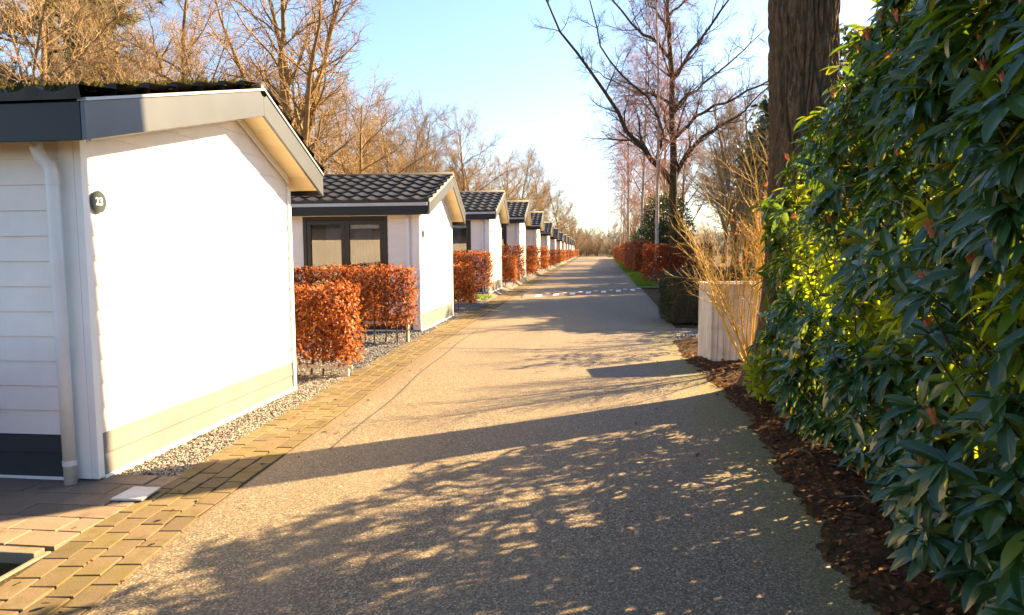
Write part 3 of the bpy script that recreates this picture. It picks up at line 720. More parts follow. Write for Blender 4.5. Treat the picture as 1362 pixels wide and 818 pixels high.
for i, y0 in enumerate(Y0):
    nm = 'the numbered chalet' if i == 0 else 'the %s chalet of the row' % ORD[i]
    lo = H_lo if i < 3 else H_far; hi = H_hi if i < 3 else H_far
    if i == 0:
        hedge(H_lo, (-3.72, 2.62, -.1), 'beech hedge in the sunken bed before the terrace of the numbered chalet', 'beech hedges beside the chalets')
        hedge(H_lo, (-2.98, y0+3.82, 0), 'low bright orange beech hedge just beyond the numbered chalet', 'beech hedges beside the chalets', rail=rail_mesh(2.6, .45, .14))
    else:
        hedge(hi, (-3.07-.08*(i > 1), y0-1.75, lift(y0-1.75)), 'clipped rust-brown beech hedge in front of the window of %s' % nm, 'beech hedges beside the chalets', sc=(1, 1, SCZ[i]*(1 if i < 3 else 1.0+.04*math.sin(i))), rail=rail_mesh(2.3, .42, .36) if i < 3 else None)
        hedge(lo, (-3.0, y0+4.1, lift(y0+4.1)), 'orange beech hedge just beyond the end wall of %s' % nm, 'beech hedges beside the chalets', sc=(1, 1, SCZ[i]*(1+.05*math.sin(i*2.3))))
# hedges across the road
H_r = hedge_meshes(3.2, .8, .05, 1.85, 7000, 8, .085, 41)
for k, mm in ((0, H_r),): 
    pass
dark = H_r[0].copy(); dark.materials.clear(); dark.materials.append(M['beech_dark'])
h = hedge((dark, H_r[1]), (5.7, 32.6, 0), 'broad square-cut rust beech hedge across the road in front of the birch trunk', 'beech hedges across the road'); h.scale = (.98, 1.2, 1.0)
hr = [(2.95, 46, 2.2, 'first one beyond the square-cut hedge'), (3.3, 60, 2.3, 'second one beyond the square-cut hedge'), (3.6, 74, 2.2, 'third one beyond the square-cut hedge'), (3.85, 88, 2.1, 'fourth one beyond the square-cut hedge'), (4.1, 102, 2.1, 'fifth one beyond the square-cut hedge'), (4.35, 116, 2.0, 'sixth one beyond the square-cut hedge')]
for x, y, hh, s in hr:
    o = hedge(H_r, (x, y, 0), 'tall orange beech hedge beside the road, '+s, 'beech hedges across the road', rz=R(-90)); o.scale = (3.9, 1.3, hh/1.85)
for x, y in ((-2.9, 158),):
    hedge(H_far, (-2.7, 158, 0), 'last orange beech hedge at the far end of the chalet row', 'beech hedges beside the chalets', sc=(1.5, 3, 1.3))

# ------------------------------------------------------------------ bare trees
def unit(v): return v/(np.linalg.norm(v)+1e-9)
def perp_dir(t, ang, az, r):
    a = np.cross(t, [0.3, .9, .31]); a = unit(a); b = np.cross(t, a)
    return unit(t*math.cos(ang)+(a*math.cos(az)+b*math.sin(az))*math.sin(ang))
def grow(r, p, d, L, rad, lvl, P, out):
    q = P[lvl]; n = q['n']; pts = [np.array(p, float)]; d = unit(np.array(d, float)); dirs = [d]
    for i in range(n):
        d = unit(d+r.normal(0, q['wan'], 3)+np.array([0, 0, q['up']])); pts.append(pts[-1]+d*L/n); dirs.append(d)
    rads = np.linspace(rad, rad*q['taper'], n+1)
    if lvl == 0 and q.get('flare'): rads[0] *= q['flare']
    out[lvl].append((np.array(pts), rads, q['sides']))
    if lvl+1 >= len(P): return
    c = P[lvl+1]; k = max(1, int(round(q['kids']*(1+.2*r.normal())))); az = r.uniform(0, 6.28)
    for i in range(k):
        tt = q['t0']+(1-q['t0'])*((i+r.random())/k)**q.get('pw', 1); f = tt*n; a = min(int(f), n-1); u = f-a
        pos = pts[a]*(1-u)+pts[a+1]*u; rr = rads[a]*(1-u)+rads[a+1]*u; az += 2.4+r.normal(0, .5)
        dd = perp_dir(dirs[a+1], R(q['ang']+r.normal(0, 9)), az, r)
        ll = L*q['len']*(1-q.get('sh', .4)*tt)*r.uniform(.7, 1.25)
        grow(r, pos, dd, ll, min(rr*.85, max(c['minr'], rr*q['rr'])), lvl+1, P, out)
def tree_meshes(seed, P, mat_b, mat_t, nlow, base=(0, 0, 0), H=10, rad=.2, d0=(0, 0, 1), name='trunk'):
    r = np.random.default_rng(seed); out = [[] for _ in P]; grow(r, base, d0, H, rad, 0, P, out)
    tr = tubes_mesh('trunk', sum(out[:nlow], []), mat_b); cr = tubes_mesh('crown', sum(out[nlow:], []), mat_t)
    return tr, cr
def P_spread(up=.05, tw=.010): return [
    dict(n=8, wan=.06, up=.05, taper=.15, sides=9, kids=17, t0=.14, ang=46, len=.60, sh=.62, rr=.48, minr=.04, flare=1.5),
    dict(n=7, wan=.12, up=.08, taper=.2, sides=6, kids=10, t0=.15, ang=40, len=.48, sh=.5, rr=.5, minr=.024),
    dict(n=5, wan=.16, up=.06, taper=.25, sides=4, kids=9, t0=.10, ang=40, len=.5, sh=.4, rr=.5, minr=.014),
    dict(n=4, wan=.2, up=.04, taper=.35, sides=3, kids=7, t0=.1, ang=40, len=.58, sh=.3, rr=.55, minr=tw),
    dict(n=3, wan=.25, up=.03, taper=.6, sides=3, kids=0, t0=.1, ang=40, len=.5, rr=.6, minr=tw)]
TK = []
for sd_, (mb, mt) in zip((3, 14, 25, 37), ((M['bark_gold'], M['twig_gold']), (M['bark_gold'], M['twig_tan']), (M['bark_gold'], M['twig_gold']), (M['bark_gold'], M['twig_tan']))):
    TK.append(tree_meshes(sd_, P_spread(tw=.011), mb, mt, 3, H=11, rad=.21))
# many-stemmed tree behind the first chalet
Pm = P_spread(tw=.009); Pm[0] = dict(n=5, wan=.06, up=.04, taper=.55, sides=10, kids=9, t0=.25, ang=30, len=1.9, sh=.3, rr=.6, minr=.07, flare=1.4)
Pm[1] = dict(n=9, wan=.10, up=.06, taper=.2, sides=8, kids=12, t0=.15, ang=45, len=.36, sh=.5, rr=.5, minr=.03)
T_multi = tree_meshes(58, Pm, M['bark_gold'], M['twig_gold'], 3, H=5.5, rad=.30)
Pb = [dict(n=9, wan=.03, up=.06, taper=.15, sides=8, kids=34, t0=.25, ang=38, len=.26, sh=.6, rr=.4, minr=.02, flare=1.3),
      dict(n=6, wan=.10, up=.02, taper=.25, sides=5, kids=11, t0=.15, ang=38, len=.5, sh=.3, rr=.5, minr=.013),
      dict(n=6, wan=.12, up=-.14, taper=.4, sides=3, kids=9, t0=.1, ang=35, len=.62, sh=.3, rr=.6, minr=.010),
      dict(n=5, wan=.08, up=-.28, taper=.6, sides=3, kids=0, t0=.1, ang=30, len=.5, rr=.6, minr=.011)]
BK = [tree_meshes(s, Pb, M['bark_birch'], M['twig_birch'], 1, H=17, rad=.10) for s in (71, 83)]
BRANCHY = {}
def tree(meshes, name, loc, label, cat='tree', group=None, sc=1.0, rz=0, sz=None):
    o = empty(name, loc, rz); o.scale = (sc, sc, sz or sc); tag(o, label, cat, group)
    link('trunk', meshes[0], o); link('crown', meshes[1], o); return o

tree(T_multi, 'bare_tree', (-10.6, 24.5, 0), 'tall many-limbed bare tree rising behind the ridge of the numbered chalet', sc=1.15, rz=.4, group='bare trees behind the chalets')
# front row: one or two per chalet roof
front = [(-15.5, 18.5, .95, 1), (-10.8, 31, .78, 2), (-13.5, 38, .95, 0), (-12.5, 46, .92, 1), (-14, 55, 1.1, 3), (-12.2, 65, 1.22, 2), (-12.5, 78, 1.25, 0), (-11, 92, 1.3, 1), (-11.5, 108, 1.45, 3), (-9.5, 128, 1.45, 2), (-9, 150, 1.55, 0)]
near_lab = ['bare golden tree above the mossy eave of the numbered chalet', 'low spreading bare tree just above the tiled roof next to the numbered chalet',
            'bare tree behind the second chalet of the row, tangled with its neighbours', 'bare tree over the roof of the third chalet', 'bare tree over the roof of the fourth chalet',
            'dome-crowned bare tree standing above the gap after the fourth chalet', 'bare tree over the sixth chalet of the row', 'bare tree over the seventh chalet of the row', 'bare tree over the eighth chalet of the row',
            'round-crowned far bare tree over the tenth chalet of the row', 'farthest bare tree beyond the last chalets of the row']
for k, (x, y, s, kd) in enumerate(front): tree(TK[kd], 'bare_tree', (x, y, 0), near_lab[k], sc=s, rz=k*1.7, group='bare trees behind the chalets')
tree(TK[1], 'bare_tree', (-7.6, 166, 0), 'bare tree closing the sky beyond the last chalet, beside the road end', sc=1.55, rz=.8, group='bare trees behind the chalets')
tree(TK[2], 'bare_tree', (-5.4, 184, 0), 'smaller bare tree standing nearest the road where the lane ends', sc=1.15, rz=2.8, group='bare trees behind the chalets')
k = 0
for (xr, ya, yb, st, sc) in ((-16, 27, 160, 10.0, .92), (-21, 14, 150, 11, 1.05), (-28, 20, 150, 13.0, 1.2)):
    y = ya
    while y < yb:
        tree(TK[k % 4], 'bare_tree', (xr+rng.normal(0, 1.2), y+rng.normal(0, 1), 0), 'bare winter tree in the deeper rows of the wood behind the chalets', sc=sc*rng.uniform(.88, 1.15), rz=k*2.1, group='wood behind the chalets')
        y += st; k += 1
for j in range(34):
    tree(TK[j % 4], 'bare_tree', (-34+j*2.6+rng.normal(0, .8), 196+rng.normal(0, 9), 0), 'bare tree in the far wood that closes the end of the road', sc=rng.uniform(.62, .95), rz=j*1.3, group='far wood at the end of the road')
fwv = np.array([(0, -.5, 0), (0, .5, 0), (1, .2, 0), (1, -.2, 0)]); P = []
while len(P) < 42000:
    x, y = rng.uniform(-45, 50), rng.uniform(190, 222); z = rng.uniform(0, 11)*rng.random()**.4
    if z > 6.5+4.5*noise.noise((x*.13, y*.1, 3)): continue
    P.append((x, y, z))
n = len(P); L_ = rng.uniform(.5, 1.8, n); D = rand_unit(n)*np.array([.7, .7, .5])+np.array([0, 0, .9])
t = NT('far_twigs'); t.color(t.ramp(t.isl, [(0, (.075, .06, .048)), (1, (.19, .145, .10))])); t.rough(1); M['far_twig'] = t.m
tag(link('far_wood', scatter_mesh('far_wood', fwv, np.array([(0, 1, 2, 3)]), frames(D, rand_unit(n), np.array(P), np.c_[L_, np.full(n, .06), L_]), M['far_twig'], smooth=False)), 'greyish brown mass of far bare woodland closing the end of the road', 'woodland', kind='stuff')
# low brush in the wood
Pu = [dict(n=3, wan=.15, up=.05, taper=.6, sides=4, kids=16, t0=.0, ang=38, len=4.2, sh=.1, rr=.8, minr=.014),
      dict(n=5, wan=.14, up=.08, taper=.3, sides=4, kids=8, t0=.2, ang=35, len=.45, sh=.3, rr=.6, minr=.010),
      dict(n=4, wan=.2, up=.04, taper=.4, sides=3, kids=6, t0=.15, ang=40, len=.5, sh=.2, rr=.7, minr=.008),
      dict(n=3, wan=.2, up=.04, taper=.5, sides=3, kids=0, t0=.1, ang=40, len=.5, rr=.7, minr=.008)]
BU = [tree_meshes(s, Pu, M['bark_gold'], M['twig_tan'], 1, H=.8, rad=.06) for s in (5, 6)]
def bush(meshes, name, loc, label, sc, rz, group=None, cat='shrub'):
    o = empty(name, loc, rz); o.scale = (sc, sc, sc); tag(o, label, cat, group); link('stem', meshes[0], o); link('branches', meshes[1], o); return o
for j in range(22):
    bush(BU[j % 2], 'bare_shrub', (-14+j*1.9+rng.normal(0, .6), 182+rng.normal(0, 4), 0), 'low bare shrub under the far wood at the end of the road', rng.uniform(1.0, 1.5), j, 'brush under the far wood')

# evergreen pine behind the first chalet
def pine(seed):
    r = np.random.default_rng(seed); tb = [(np.array([(0, 0, 0), (.1, 0, 5), (0, .1, 10), (.05, 0, 15)]), np.array([.28, .22, .15, .05]), 8)]; Pn = []
    for i in range(70):
        z = r.uniform(3, 14.6); a = r.uniform(0, 6.28); l = (15.5-z)*.27*r.uniform(.7, 1.2)+.5
        e = np.array((math.cos(a)*l, math.sin(a)*l, z+l*.10+r.normal(0, .2))); m = np.array((math.cos(a)*l*.5, math.sin(a)*l*.5, z+.08*l-.1))
        tb.append((np.array([(0, 0, z), m, e]), np.array([.05, .035, .012]), 4))
        for k in range(int(10+l*9)):
            u = r.uniform(.3, 1.05); c = np.array((0, 0, z))*(1-u)+e*u+r.normal(0, .20, 3); Pn.append(c)
    Pn = np.array(Pn); reps = 26; C = np.repeat(Pn, reps, 0); n = len(C); D = rand_unit(n, r)+np.array([0, 0, .35])
    nv = np.array([(0, -.06, 0), (0, .06, 0), (1, 0, 0)]); 
    return tubes_mesh('trunk', tb, M['bark_oak']), scatter_mesh('crown', nv, np.array([(0, 1, 2)]), frames(D, rand_unit(n, r), C, r.uniform(.16, .34, n)), M['needle'], smooth=False)
pm = pine(4)
tree(pm, 'pine_tree', (-19.5, 23.0, 0), 'dark olive evergreen pine behind the mossy roof of the numbered chalet', group=None, sc=1.3)
tree(pm, 'pine_tree', (-24.0, 31.0, 0), 'second evergreen pine, standing behind the first one and partly hidden by bare limbs', group=None, sc=1.0, rz=2)

# ------------------------------------------------------------------ across the road: trees
# big oak, its limbs follow the photographed ones but spread in depth too
def oak():
    r = np.random.default_rng(9); P = P_spread(tw=.011)[2:]; P[0]['kids'] = 8
    lo, hi = [], [[] for _ in P]
    def limb(pts, r0, r1, sides, kids, l, tstart=.15):
        pts = np.array(pts, float); n = 14; t = np.linspace(0, 1, len(pts)); tt = np.linspace(0, 1, n)
        q = np.stack([np.interp(tt, t, pts[:, i]) for i in range(3)], 1); q[1:-1] += r.normal(0, .05, (n-2, 3))
        r0 *= .8; r1 *= .7; rad = np.linspace(r0, r1, n); lo.append((q, rad, sides)); az = r.uniform(0, 6)
        for i in range(kids):
            u = tstart+(1-tstart)*(i+r.random())/kids; k = min(int(u*(n-1)), n-2); d = unit(q[k+1]-q[k]); az += 2.4
            dd = perp_dir(d, R(45+r.normal(0, 10)), az, r); grow(r, q[k], dd+np.array([0, 0, .12]), l*(1-.55*u)*r.uniform(.7, 1.3), max(.022, rad[k]*.45), 0, P, hi)
        return q
    limb([(0, 0, -.1), (0, 0, .6), (-.05, .0, 3), (-.02, 0, 5.4), (-.12, .1, 7.6), (-.2, .0, 10.4), (-.45, .1, 13.4), (-.3, -.1, 16.5), (-.35, 0, 19.5)], .36, .05, 12, 20, 3.6, .42)
    limb([(-.05, 0, 4.9), (-.9, -.5, 6.0), (-1.9, -.9, 7.0), (-2.4, -1.2, 7.4), (-3.2, -1.6, 8.9), (-4.5, -2.2, 10.4), (-5.6, -2.4, 11.8), (-6.6, -2.8, 13.7), (-7.1, -3, 15.4)], .20, .03, 9, 15, 2.8)
    limb([(-1.0, -.55, 6.2), (-.75, -.9, 7.6), (-1.3, -1.2, 8.8), (-2.6, -1.9, 9.9), (-3.7, -2.3, 11), (-4.3, -2.6, 13), (-4.6, -3, 14.5)], .11, .025, 7, 10, 2.2)
    limb([(0, 0, 5.0), (.6, .5, 6.6), (1.7, 1.2, 7.6), (2.9, 1.9, 8.3), (4.1, 2.5, 9.2), (5.5, 3.2, 10.6)], .17, .03, 8, 13, 2.6)
    limb([(.0, 0, 7.3), (.8, -.6, 8.1), (1.8, -1.2, 8.6), (3, -1.7, 9.0), (4.4, -2.2, 9.8), (5.6, -2.8, 11)], .12, .025, 7, 11, 2.4)
    limb([(-.15, 0, 8.6), (.9, .9, 9.8), (2.2, 1.9, 10.8), (3.8, 2.8, 12.2), (5.2, 3.4, 13.6)], .12, .025, 7, 11, 2.5)
    limb([(-.15, 0, 9.0), (-1.0, .9, 9.7), (-2.2, 1.7, 10.2), (-3.4, 2.5, 11.0), (-4.6, 3.2, 12)], .10, .02, 7, 11, 2.3)
    limb([(-.2, 0, 10.2), (.5, -.3, 11.2), (1.4, -.9, 12.3), (2.6, -1.4, 14), (3.6, -2, 16.2)], .13, .025, 7, 11, 2.5)
    limb([(-.25, 0, 11.2), (-1.1, -.5, 12), (-2.2, -.9, 12.6), (-3.4, -1.3, 14.2), (-4.2, -1.6, 16)], .12, .025, 7, 11, 2.5)
    limb([(-.4, 0, 12.6), (-.9, .6, 13.8), (-1.8, 1.2, 15.2), (-2.6, 1.7, 17)], .09, .02, 6, 9, 2.2)
    limb([(-.35, 0, 13.4), (.6, .6, 14.6), (1.8, 1.3, 15.8), (2.6, 1.7, 17.6)], .09, .02, 6, 9, 2.2)
    return tubes_mesh('trunk', lo+hi[0], M['bark_oak']), tubes_mesh('crown', sum(hi[1:], []), M['twig_oak'])
tree(oak(), 'bare_oak', (4.3, 36, 0), 'tall bare oak with crooked spreading limbs behind the dark green hedge', 'tree')

bir = [(3.35, 35.0, 1.1, 0, 'thin white-stemmed birch standing close beside the bare oak'), (4.4, 60, 1.45, 1, 'pinkish weeping birch above the dark green holly'), (4.1, 74, 1.3, 0, 'pinkish weeping birch whose twigs hang nearest the road'),
       (6.8, 66, 1.3, 1, 'slim birch behind the dark green holly, back from the hedges'), (5.2, 92, 1.25, 1, 'far pinkish birch over the third tall roadside beech hedge'), (5.4, 112, 1.2, 0, 'farther pinkish birch over the fifth tall beech hedge'), (8.5, 86, 1.35, 0, 'birch well back from the road behind the far hedges'), (5.8, 136, 1.1, 1, 'last small birch towards the far wood')]
for k, (x, y, s, kd, lb) in enumerate(bir): tree(BK[kd], 'birch_tree', (x, y, 0), lb, 'tree', 'birches across the road', sc=s, rz=k*1.1)
rest = [(9, 44, 1.0, 1), (11.5, 52, 1.15, 2), (14, 62, 1.2, 3), (10, 76, 1.2, 0), (16, 84, 1.3, 1), (10, 104, 1.2, 2), (15, 118, 1.3, 3), (9, 128, 1.2, 0), (20, 70, 1.2, 2), (19, 48, 1.1, 0), (12, 38, .9, 3), (16, 34, .95, 1), (9.5, 150, 1.2, 1)]
for k, (x, y, s, kd) in enumerate(rest): tree(TK[kd], 'bare_tree', (x, y, 0), 'bare tree in the grove behind the hedges across the road', 'tree', 'grove across the road', sc=s, rz=k*1.9)

# leafy evergreen shrubs
def ever(seed, rx, rz_, n, size, lump=.3):
    r = np.random.default_rng(seed); P = []; Nn = []
    while len(P) < n:
        d = unit(r.normal(size=3)); rr = r.random()**.28
        k = 1+lump*noise.noise(Vector(d)*2.1+Vector((seed, 0, 0)))+.6*lump*noise.noise(Vector(d)*5+Vector((seed, 3, 0)))
        p = d*rr*k; 
        if noise.noise(Vector(p)*3.3+Vector((0, seed, 0))) < -.22: continue
        P.append((p[0]*rx, p[1]*rx, rz_+p[2]*rz_)); Nn.append(d)
    P = np.array(P); Nn = np.array(Nn); P[:, 2] = np.maximum(P[:, 2], .05)
    s = r.uniform(.7, 1.3, n)*size
    tb = []
    for k in range(7):
        a = r.uniform(0, 6.28); l = rx*.5; tb.append((np.array([(0, 0, 0), (math.cos(a)*l*.3, math.sin(a)*l*.3, rz_*.7), (math.cos(a)*l, math.sin(a)*l, rz_*1.5)]), np.array([.05, .035, .01]), 6))
    return tubes_mesh('stem', tb, M['stem_dark']), (bl_v, bl_f, frames(Nn*.6+rand_unit(n, r)*.8, Nn+rand_unit(n, r)*.8+np.array([0, 0, .4]), P, np.c_[s, s, s]))
def evergreen(name, loc, seed, rx, rz_, n, size, mat, label, cat='shrub', group=None, lump=.3):
    st, (v, f, Mx) = ever(seed, rx, rz_, n, size, lump); o = empty(name, loc); tag(o, label, cat, group)
    link('stem', st, o); link('foliage', scatter_mesh('foliage', v, f, Mx, mat), o); return o
evergreen('holly_bush', (5.6, 52, 0), 3, 2.0, 2.9, 9000, .16, M['holly'], 'big dark green holly bush rising over the square-cut beech hedge')
evergreen('holly_bush', (5.4, 66, 0), 5, 1.4, 1.9, 3500, .16, M['holly'], 'smaller dark evergreen bush farther along, behind the second tall roadside beech hedge')
evergreen('holly_bush', (6.2, 90, 0), 6, 1.5, 1.9, 2500, .2, M['holly'], 'dark evergreen bush far along the road behind the fourth tall beech hedge')

# dark clipped hedge
r_ = np.random.default_rng(77); P = []; Nn = []
HX0, HX1, HY0, HY1, HZ = 1.66, 5.0, 14.8, 16.8, 1.10
while len(P) < 26000:
    p = np.array((r_.uniform(HX0, HX1), r_.uniform(HY0, HY1), r_.uniform(.02, HZ))); d = np.array((p[0]-HX0, HX1-p[0], p[1]-HY0, HY1-p[1], HZ-p[2])); k = d.argmin()
    if d[k] > .12: continue
    nv = np.array(((-1, 0, 0), (1, 0, 0), (0, -1, 0), (0, 1, 0), (0, 0, 1))[k], float)
    P.append(p+nv*.05*noise.noise(Vector(p)*2.5)); Nn.append(nv)
P = np.array(P); Nn = np.array(Nn); s = r_.uniform(.7, 1.3, len(P))*.034
o = empty('box_hedge', ((HX0+HX1)/2, (HY0+HY1)/2, 0)); tag(o, 'low square-clipped dark green hedge behind the yellow-stemmed shrub', 'hedge')
fo = link('foliage', scatter_mesh('foliage', bl_v, bl_f, frames(Nn*.7+rand_unit(len(P), r_)*.7, Nn+rand_unit(len(P), r_)*.7, P-np.array(o.location), np.c_[s, s, s]), M['yew']), o)
g = MB()
for i in range(5):
    for j in range(4):
        x, y = HX0+.35+i*.6-o.location.x, HY0+.35+j*.6-o.location.y; g.tube([(x, y, -.02), (x+.03, y, .5), (x, y+.04, .95)], [.022, .018, .008], 6)
g.build('stems', M['stem_dark'], o)
g = MB(); g.box(HX0+.14-o.location.x, HX1-.14-o.location.x, HY0+.14-o.location.y, HY1-.14-o.location.y, .02, HZ-.14); g.build('inner_growth', M['stem_dark'], o)

# weathered board screen (bin enclosure)
o = empty('board_screen', (2.10, 9.9, 0), 0); tag(o, 'waist-high weathered grey board enclosure behind the yellow-stemmed shrub', 'enclosure')
ang = 0.0
g = MB(); nb = 10; Wd = .92
for i in range(nb):
    x = -Wd/2+Wd*i/nb; g.box(x+.002, x+Wd/nb-.002, -.22+.004*(i % 2), -.196, .03, 1.105)
g.build('front_panel', M['board'], o, bevel=.002)
for sx in (-1, 1):
    g = MB()
    for i in range(5):
        y = -.194+.11*i; x = sx*(Wd/2-.0125); g.box(x-.0115, x+.0115, y+.002, y+.108, .03, 1.105)
    g.build('side_panel', M['board'], o, bevel=.002)
g = MB(); g.box(-Wd/2-.02, Wd/2+.02, -.245, -.18, 1.106, 1.135); g.box(-Wd/2-.02, Wd/2+.02, .31, .37, 1.106, 1.135); g.box(-Wd/2-.02, -Wd/2+.045, -.178, .308, 1.106, 1.135); g.box(Wd/2-.045, Wd/2+.02, -.178, .308, 1.106, 1.135)
g.build('cap_rail', M['board'], o, bevel=.003)
g = MB()
for i in range(nb):
    x = -Wd/2+Wd*i/nb; g.box(x+.002, x+Wd/nb-.002, .358, .38, .03, 1.105)
g.build('back_panel', M['board'], o, bevel=.002)
o.rotation_euler.z = R(8)

# yellow-stemmed shrub
r_ = np.random.default_rng(19); lo, out = [], [[] for _ in range(3)]
Py = [dict(n=9, wan=.06, up=.015, taper=.25, sides=6, kids=12, t0=.42, ang=30, len=.36, sh=.4, rr=.6, minr=.005),
      dict(n=5, wan=.11, up=.04, taper=.4, sides=4, kids=8, t0=.15, ang=34, len=.5, sh=.3, rr=.7, minr=.0042),
      dict(n=4, wan=.14, up=.05, taper=.5, sides=3, kids=0, t0=.1, ang=40, len=.5, rr=.7, minr=.0035)]
for i in range(22):
    a = r_.uniform(0, 6.28); tilt = abs(r_.normal(.44, .22)); d = (math.cos(a)*math.sin(tilt), math.sin(a)*math.sin(tilt), math.cos(tilt))
    grow(r_, (math.cos(a)*.10*r_.random(), math.sin(a)*.1*r_.random(), .0), d, r_.uniform(1.3, 2.75), r_.uniform(.010, .016), 0, Py, out)
o = empty('yellow_stemmed_shrub', (2.12, 9.25, .03)); tag(o, 'leafless shrub of fanned golden yellow stems in front of the grey boards', 'shrub')
link('stem', tubes_mesh('stem', out[0], M['stem_yellow']), o); link('branches', tubes_mesh('branches', out[1]+out[2], M['stem_yellow']), o)

# young beeches with orange leaves, and golden bare trees behind the shrub
def leafy_sapling(seed, H, n, size, mat):
    r = np.random.default_rng(seed); P = [dict(n=7, wan=.07, up=.05, taper=.3, sides=6, kids=14, t0=.15, ang=55, len=.42, sh=.5, rr=.5, minr=.008),
        dict(n=5, wan=.12, up=.02, taper=.3, sides=4, kids=7, t0=.2, ang=40, len=.5, sh=.3, rr=.6, minr=.005), dict(n=3, wan=.15, up=.0, taper=.5, sides=3, kids=0, t0=0, ang=40, len=.5, rr=.6, minr=.004)]
    out = [[], [], []]; grow(r, (0, 0, 0), (0, 0, 1), H, .03, 0, P, out)
    pts = np.concatenate([t[0] for t in out[2]]+[t[0] for t in out[1]]); q = pts[r.integers(0, len(pts), n)]+r.normal(0, .05, (n, 3))
    s = r.uniform(.7, 1.3, n)*size; X = rand_unit(n, r)+np.array([0, 0, -.5])
    return tubes_mesh('stem', sum(out, []), M['stem_beech']), scatter_mesh('foliage', bl_v, bl_f, frames(X, rand_unit(n, r), q, np.c_[s, s, s]), mat)
sap = leafy_sapling(8, 3.0, 700, .075, M['beech'])
for k, (x, y, s, lb) in enumerate(((3.55, 12.4, .95, 'young beech with sparse orange leaves between the big trunk and the yellow-stemmed shrub'), (5.0, 15.3, 1.1, 'young beech with orange leaves further behind the yellow-stemmed shrub'), (4.6, 8.3, 1.0, 'young beech with orange leaves hidden behind the big trunk'))):
    o = empty('young_beech', (x, y, 0), k*2); o.scale = (s,)*3; tag(o, lb, 'sapling', 'young beeches behind the shrub'); link('stem', sap[0], o); link('foliage', sap[1], o)
Pg = [dict(n=6, wan=.06, up=.05, taper=.3, sides=7, kids=14, t0=.15, ang=40, len=.5, sh=.5, rr=.55, minr=.02, flare=1.3),
      dict(n=5, wan=.12, up=.05, taper=.25, sides=5, kids=9, t0=.15, ang=38, len=.5, sh=.4, rr=.55, minr=.009),
      dict(n=4, wan=.16, up=.04, taper=.35, sides=4, kids=6, t0=.15, ang=38, len=.5, sh=.3, rr=.6, minr=.006),
      dict(n=3, wan=.2, up=.04, taper=.5, sides=3, kids=0, t0=.1, ang=40, len=.5, rr=.7, minr=.006)]
YG = [tree_meshes(s, Pg, M['bark_gold'], M['twig_gold'], 1, H=6, rad=.09) for s in (101, 102)]
for k, (x, y, s, lb) in enumerate(((5.2, 19, .95, 'golden bare young tree behind the yellow-stemmed shrub, nearest the big trunk'), (5.0, 23.5, .85, 'golden bare young tree between the dark hedge and the oak'), (7.0, 22, 1.05, 'taller golden bare young tree further back behind the dark hedge'),
    (6.6, 28, 1.0, 'golden bare young tree behind the oak trunk'), (8.6, 17, 1.05, 'golden bare young tree behind the big furrowed trunk'))):
    tree(YG[k % 2], 'young_tree', (x, y, 0), lb, 'tree', 'young bare trees across the road', sc=s, rz=k*1.3)
# hidden laurels added further back to cast shade over the road
lau = [(7.6, 20.0, 1.8, 2.7, 'broad laurel added to shade the road, just behind the big trunk'), (9.4, 26.0, 2.5, 4.3, 'tall laurel added to shade the road, second behind the big trunk'), (11.2, 34.5, 2.6, 4.6, 'tall laurel added to shade the road, level with the bare oak'),
       (13.0, 44, 2.9, 5.3, 'tall laurel added to shade the road, level with the holly bush'), (15.2, 54, 3.2, 6, 'tall laurel added to shade the road, beyond the holly bush'), (18.5, 67, 3.4, 6.5, 'farthest tall laurel added to shade the road, back in the grove')]
for k, (x, y, rx, rz_, lb) in enumerate(lau):
    evergreen('shade_laurel', (x, y, 0), 50+k, rx*1.3, rz_*1.05, 11000, .30, M['holly'], lb, 'shrub', 'laurels added for road shade')

# ------------------------------------------------------------------ big furrowed trunk
def big_trunk():
    na, z1, st = 320, 5.6, .018; zs = np.arange(-.15, z1, st); V = []
    for z in zs:
        base = .375*(1-.016*z)+.20*math.exp(-max(z, 0)/.33)
        for i in range(na):
            a = 2*math.pi*i/na; c, s = math.cos(a), math.sin(a)
            but = .07*math.exp(-max(z, 0)/.5)*(math.sin(a*5+1)+.5*math.sin(a*3))
            w_ = .55*noise.noise((c*2, s*2, z*.7))
            w2 = .35*noise.noise((c*3, s*3, z*2.6)); f1 = noise.noise((c*6.2+w_+w2, s*6.2+w2, z*1.5)); f2 = noise.noise((c*13+w2, s*13+w_, z*4.5)); f3 = noise.noise((c*28, s*28, z*16))
            rid = (.22-min(abs(f1), .26))*.24+(.2-min(abs(f2), .3))*.09+f3*.012
            rr = base-.012+but-rid*.75+.03*noise.noise((c, s, z*.6)); x0 = .02*math.sin(z*.8)
            V.append((rr*c+x0, rr*s, z))
    n = len(zs); F = [(j*na+i, j*na+(i+1) % na, (j+1)*na+(i+1) % na, (j+1)*na+i) for j in range(n-1) for i in range(na)]
    return np_mesh('trunk', np.array(V), [np.array(F)], M['bark_near'], smooth=True)
o = empty('furrowed_tree', (2.26, 7.75, .0)); tag(o, 'thick furrowed brown tree trunk at the end of the rhododendron hedge', 'tree')
link('trunk', big_trunk(), o)
r_ = np.random.default_rng(5); out = [[] for _ in range(5)]; Po = P_spread(tw=.010); Po[0] = dict(n=7, wan=.06, up=.1, taper=.2, sides=14, kids=9, t0=.15, ang=50, len=.6, sh=.4, rr=.5, minr=.06)
grow(r_, (0, 0, 5.5), (0.02, .02, 1), 9.5, .345, 0, Po, out)
link('crown', tubes_mesh('crown', sum(out, []), M['bark_oak']), o)

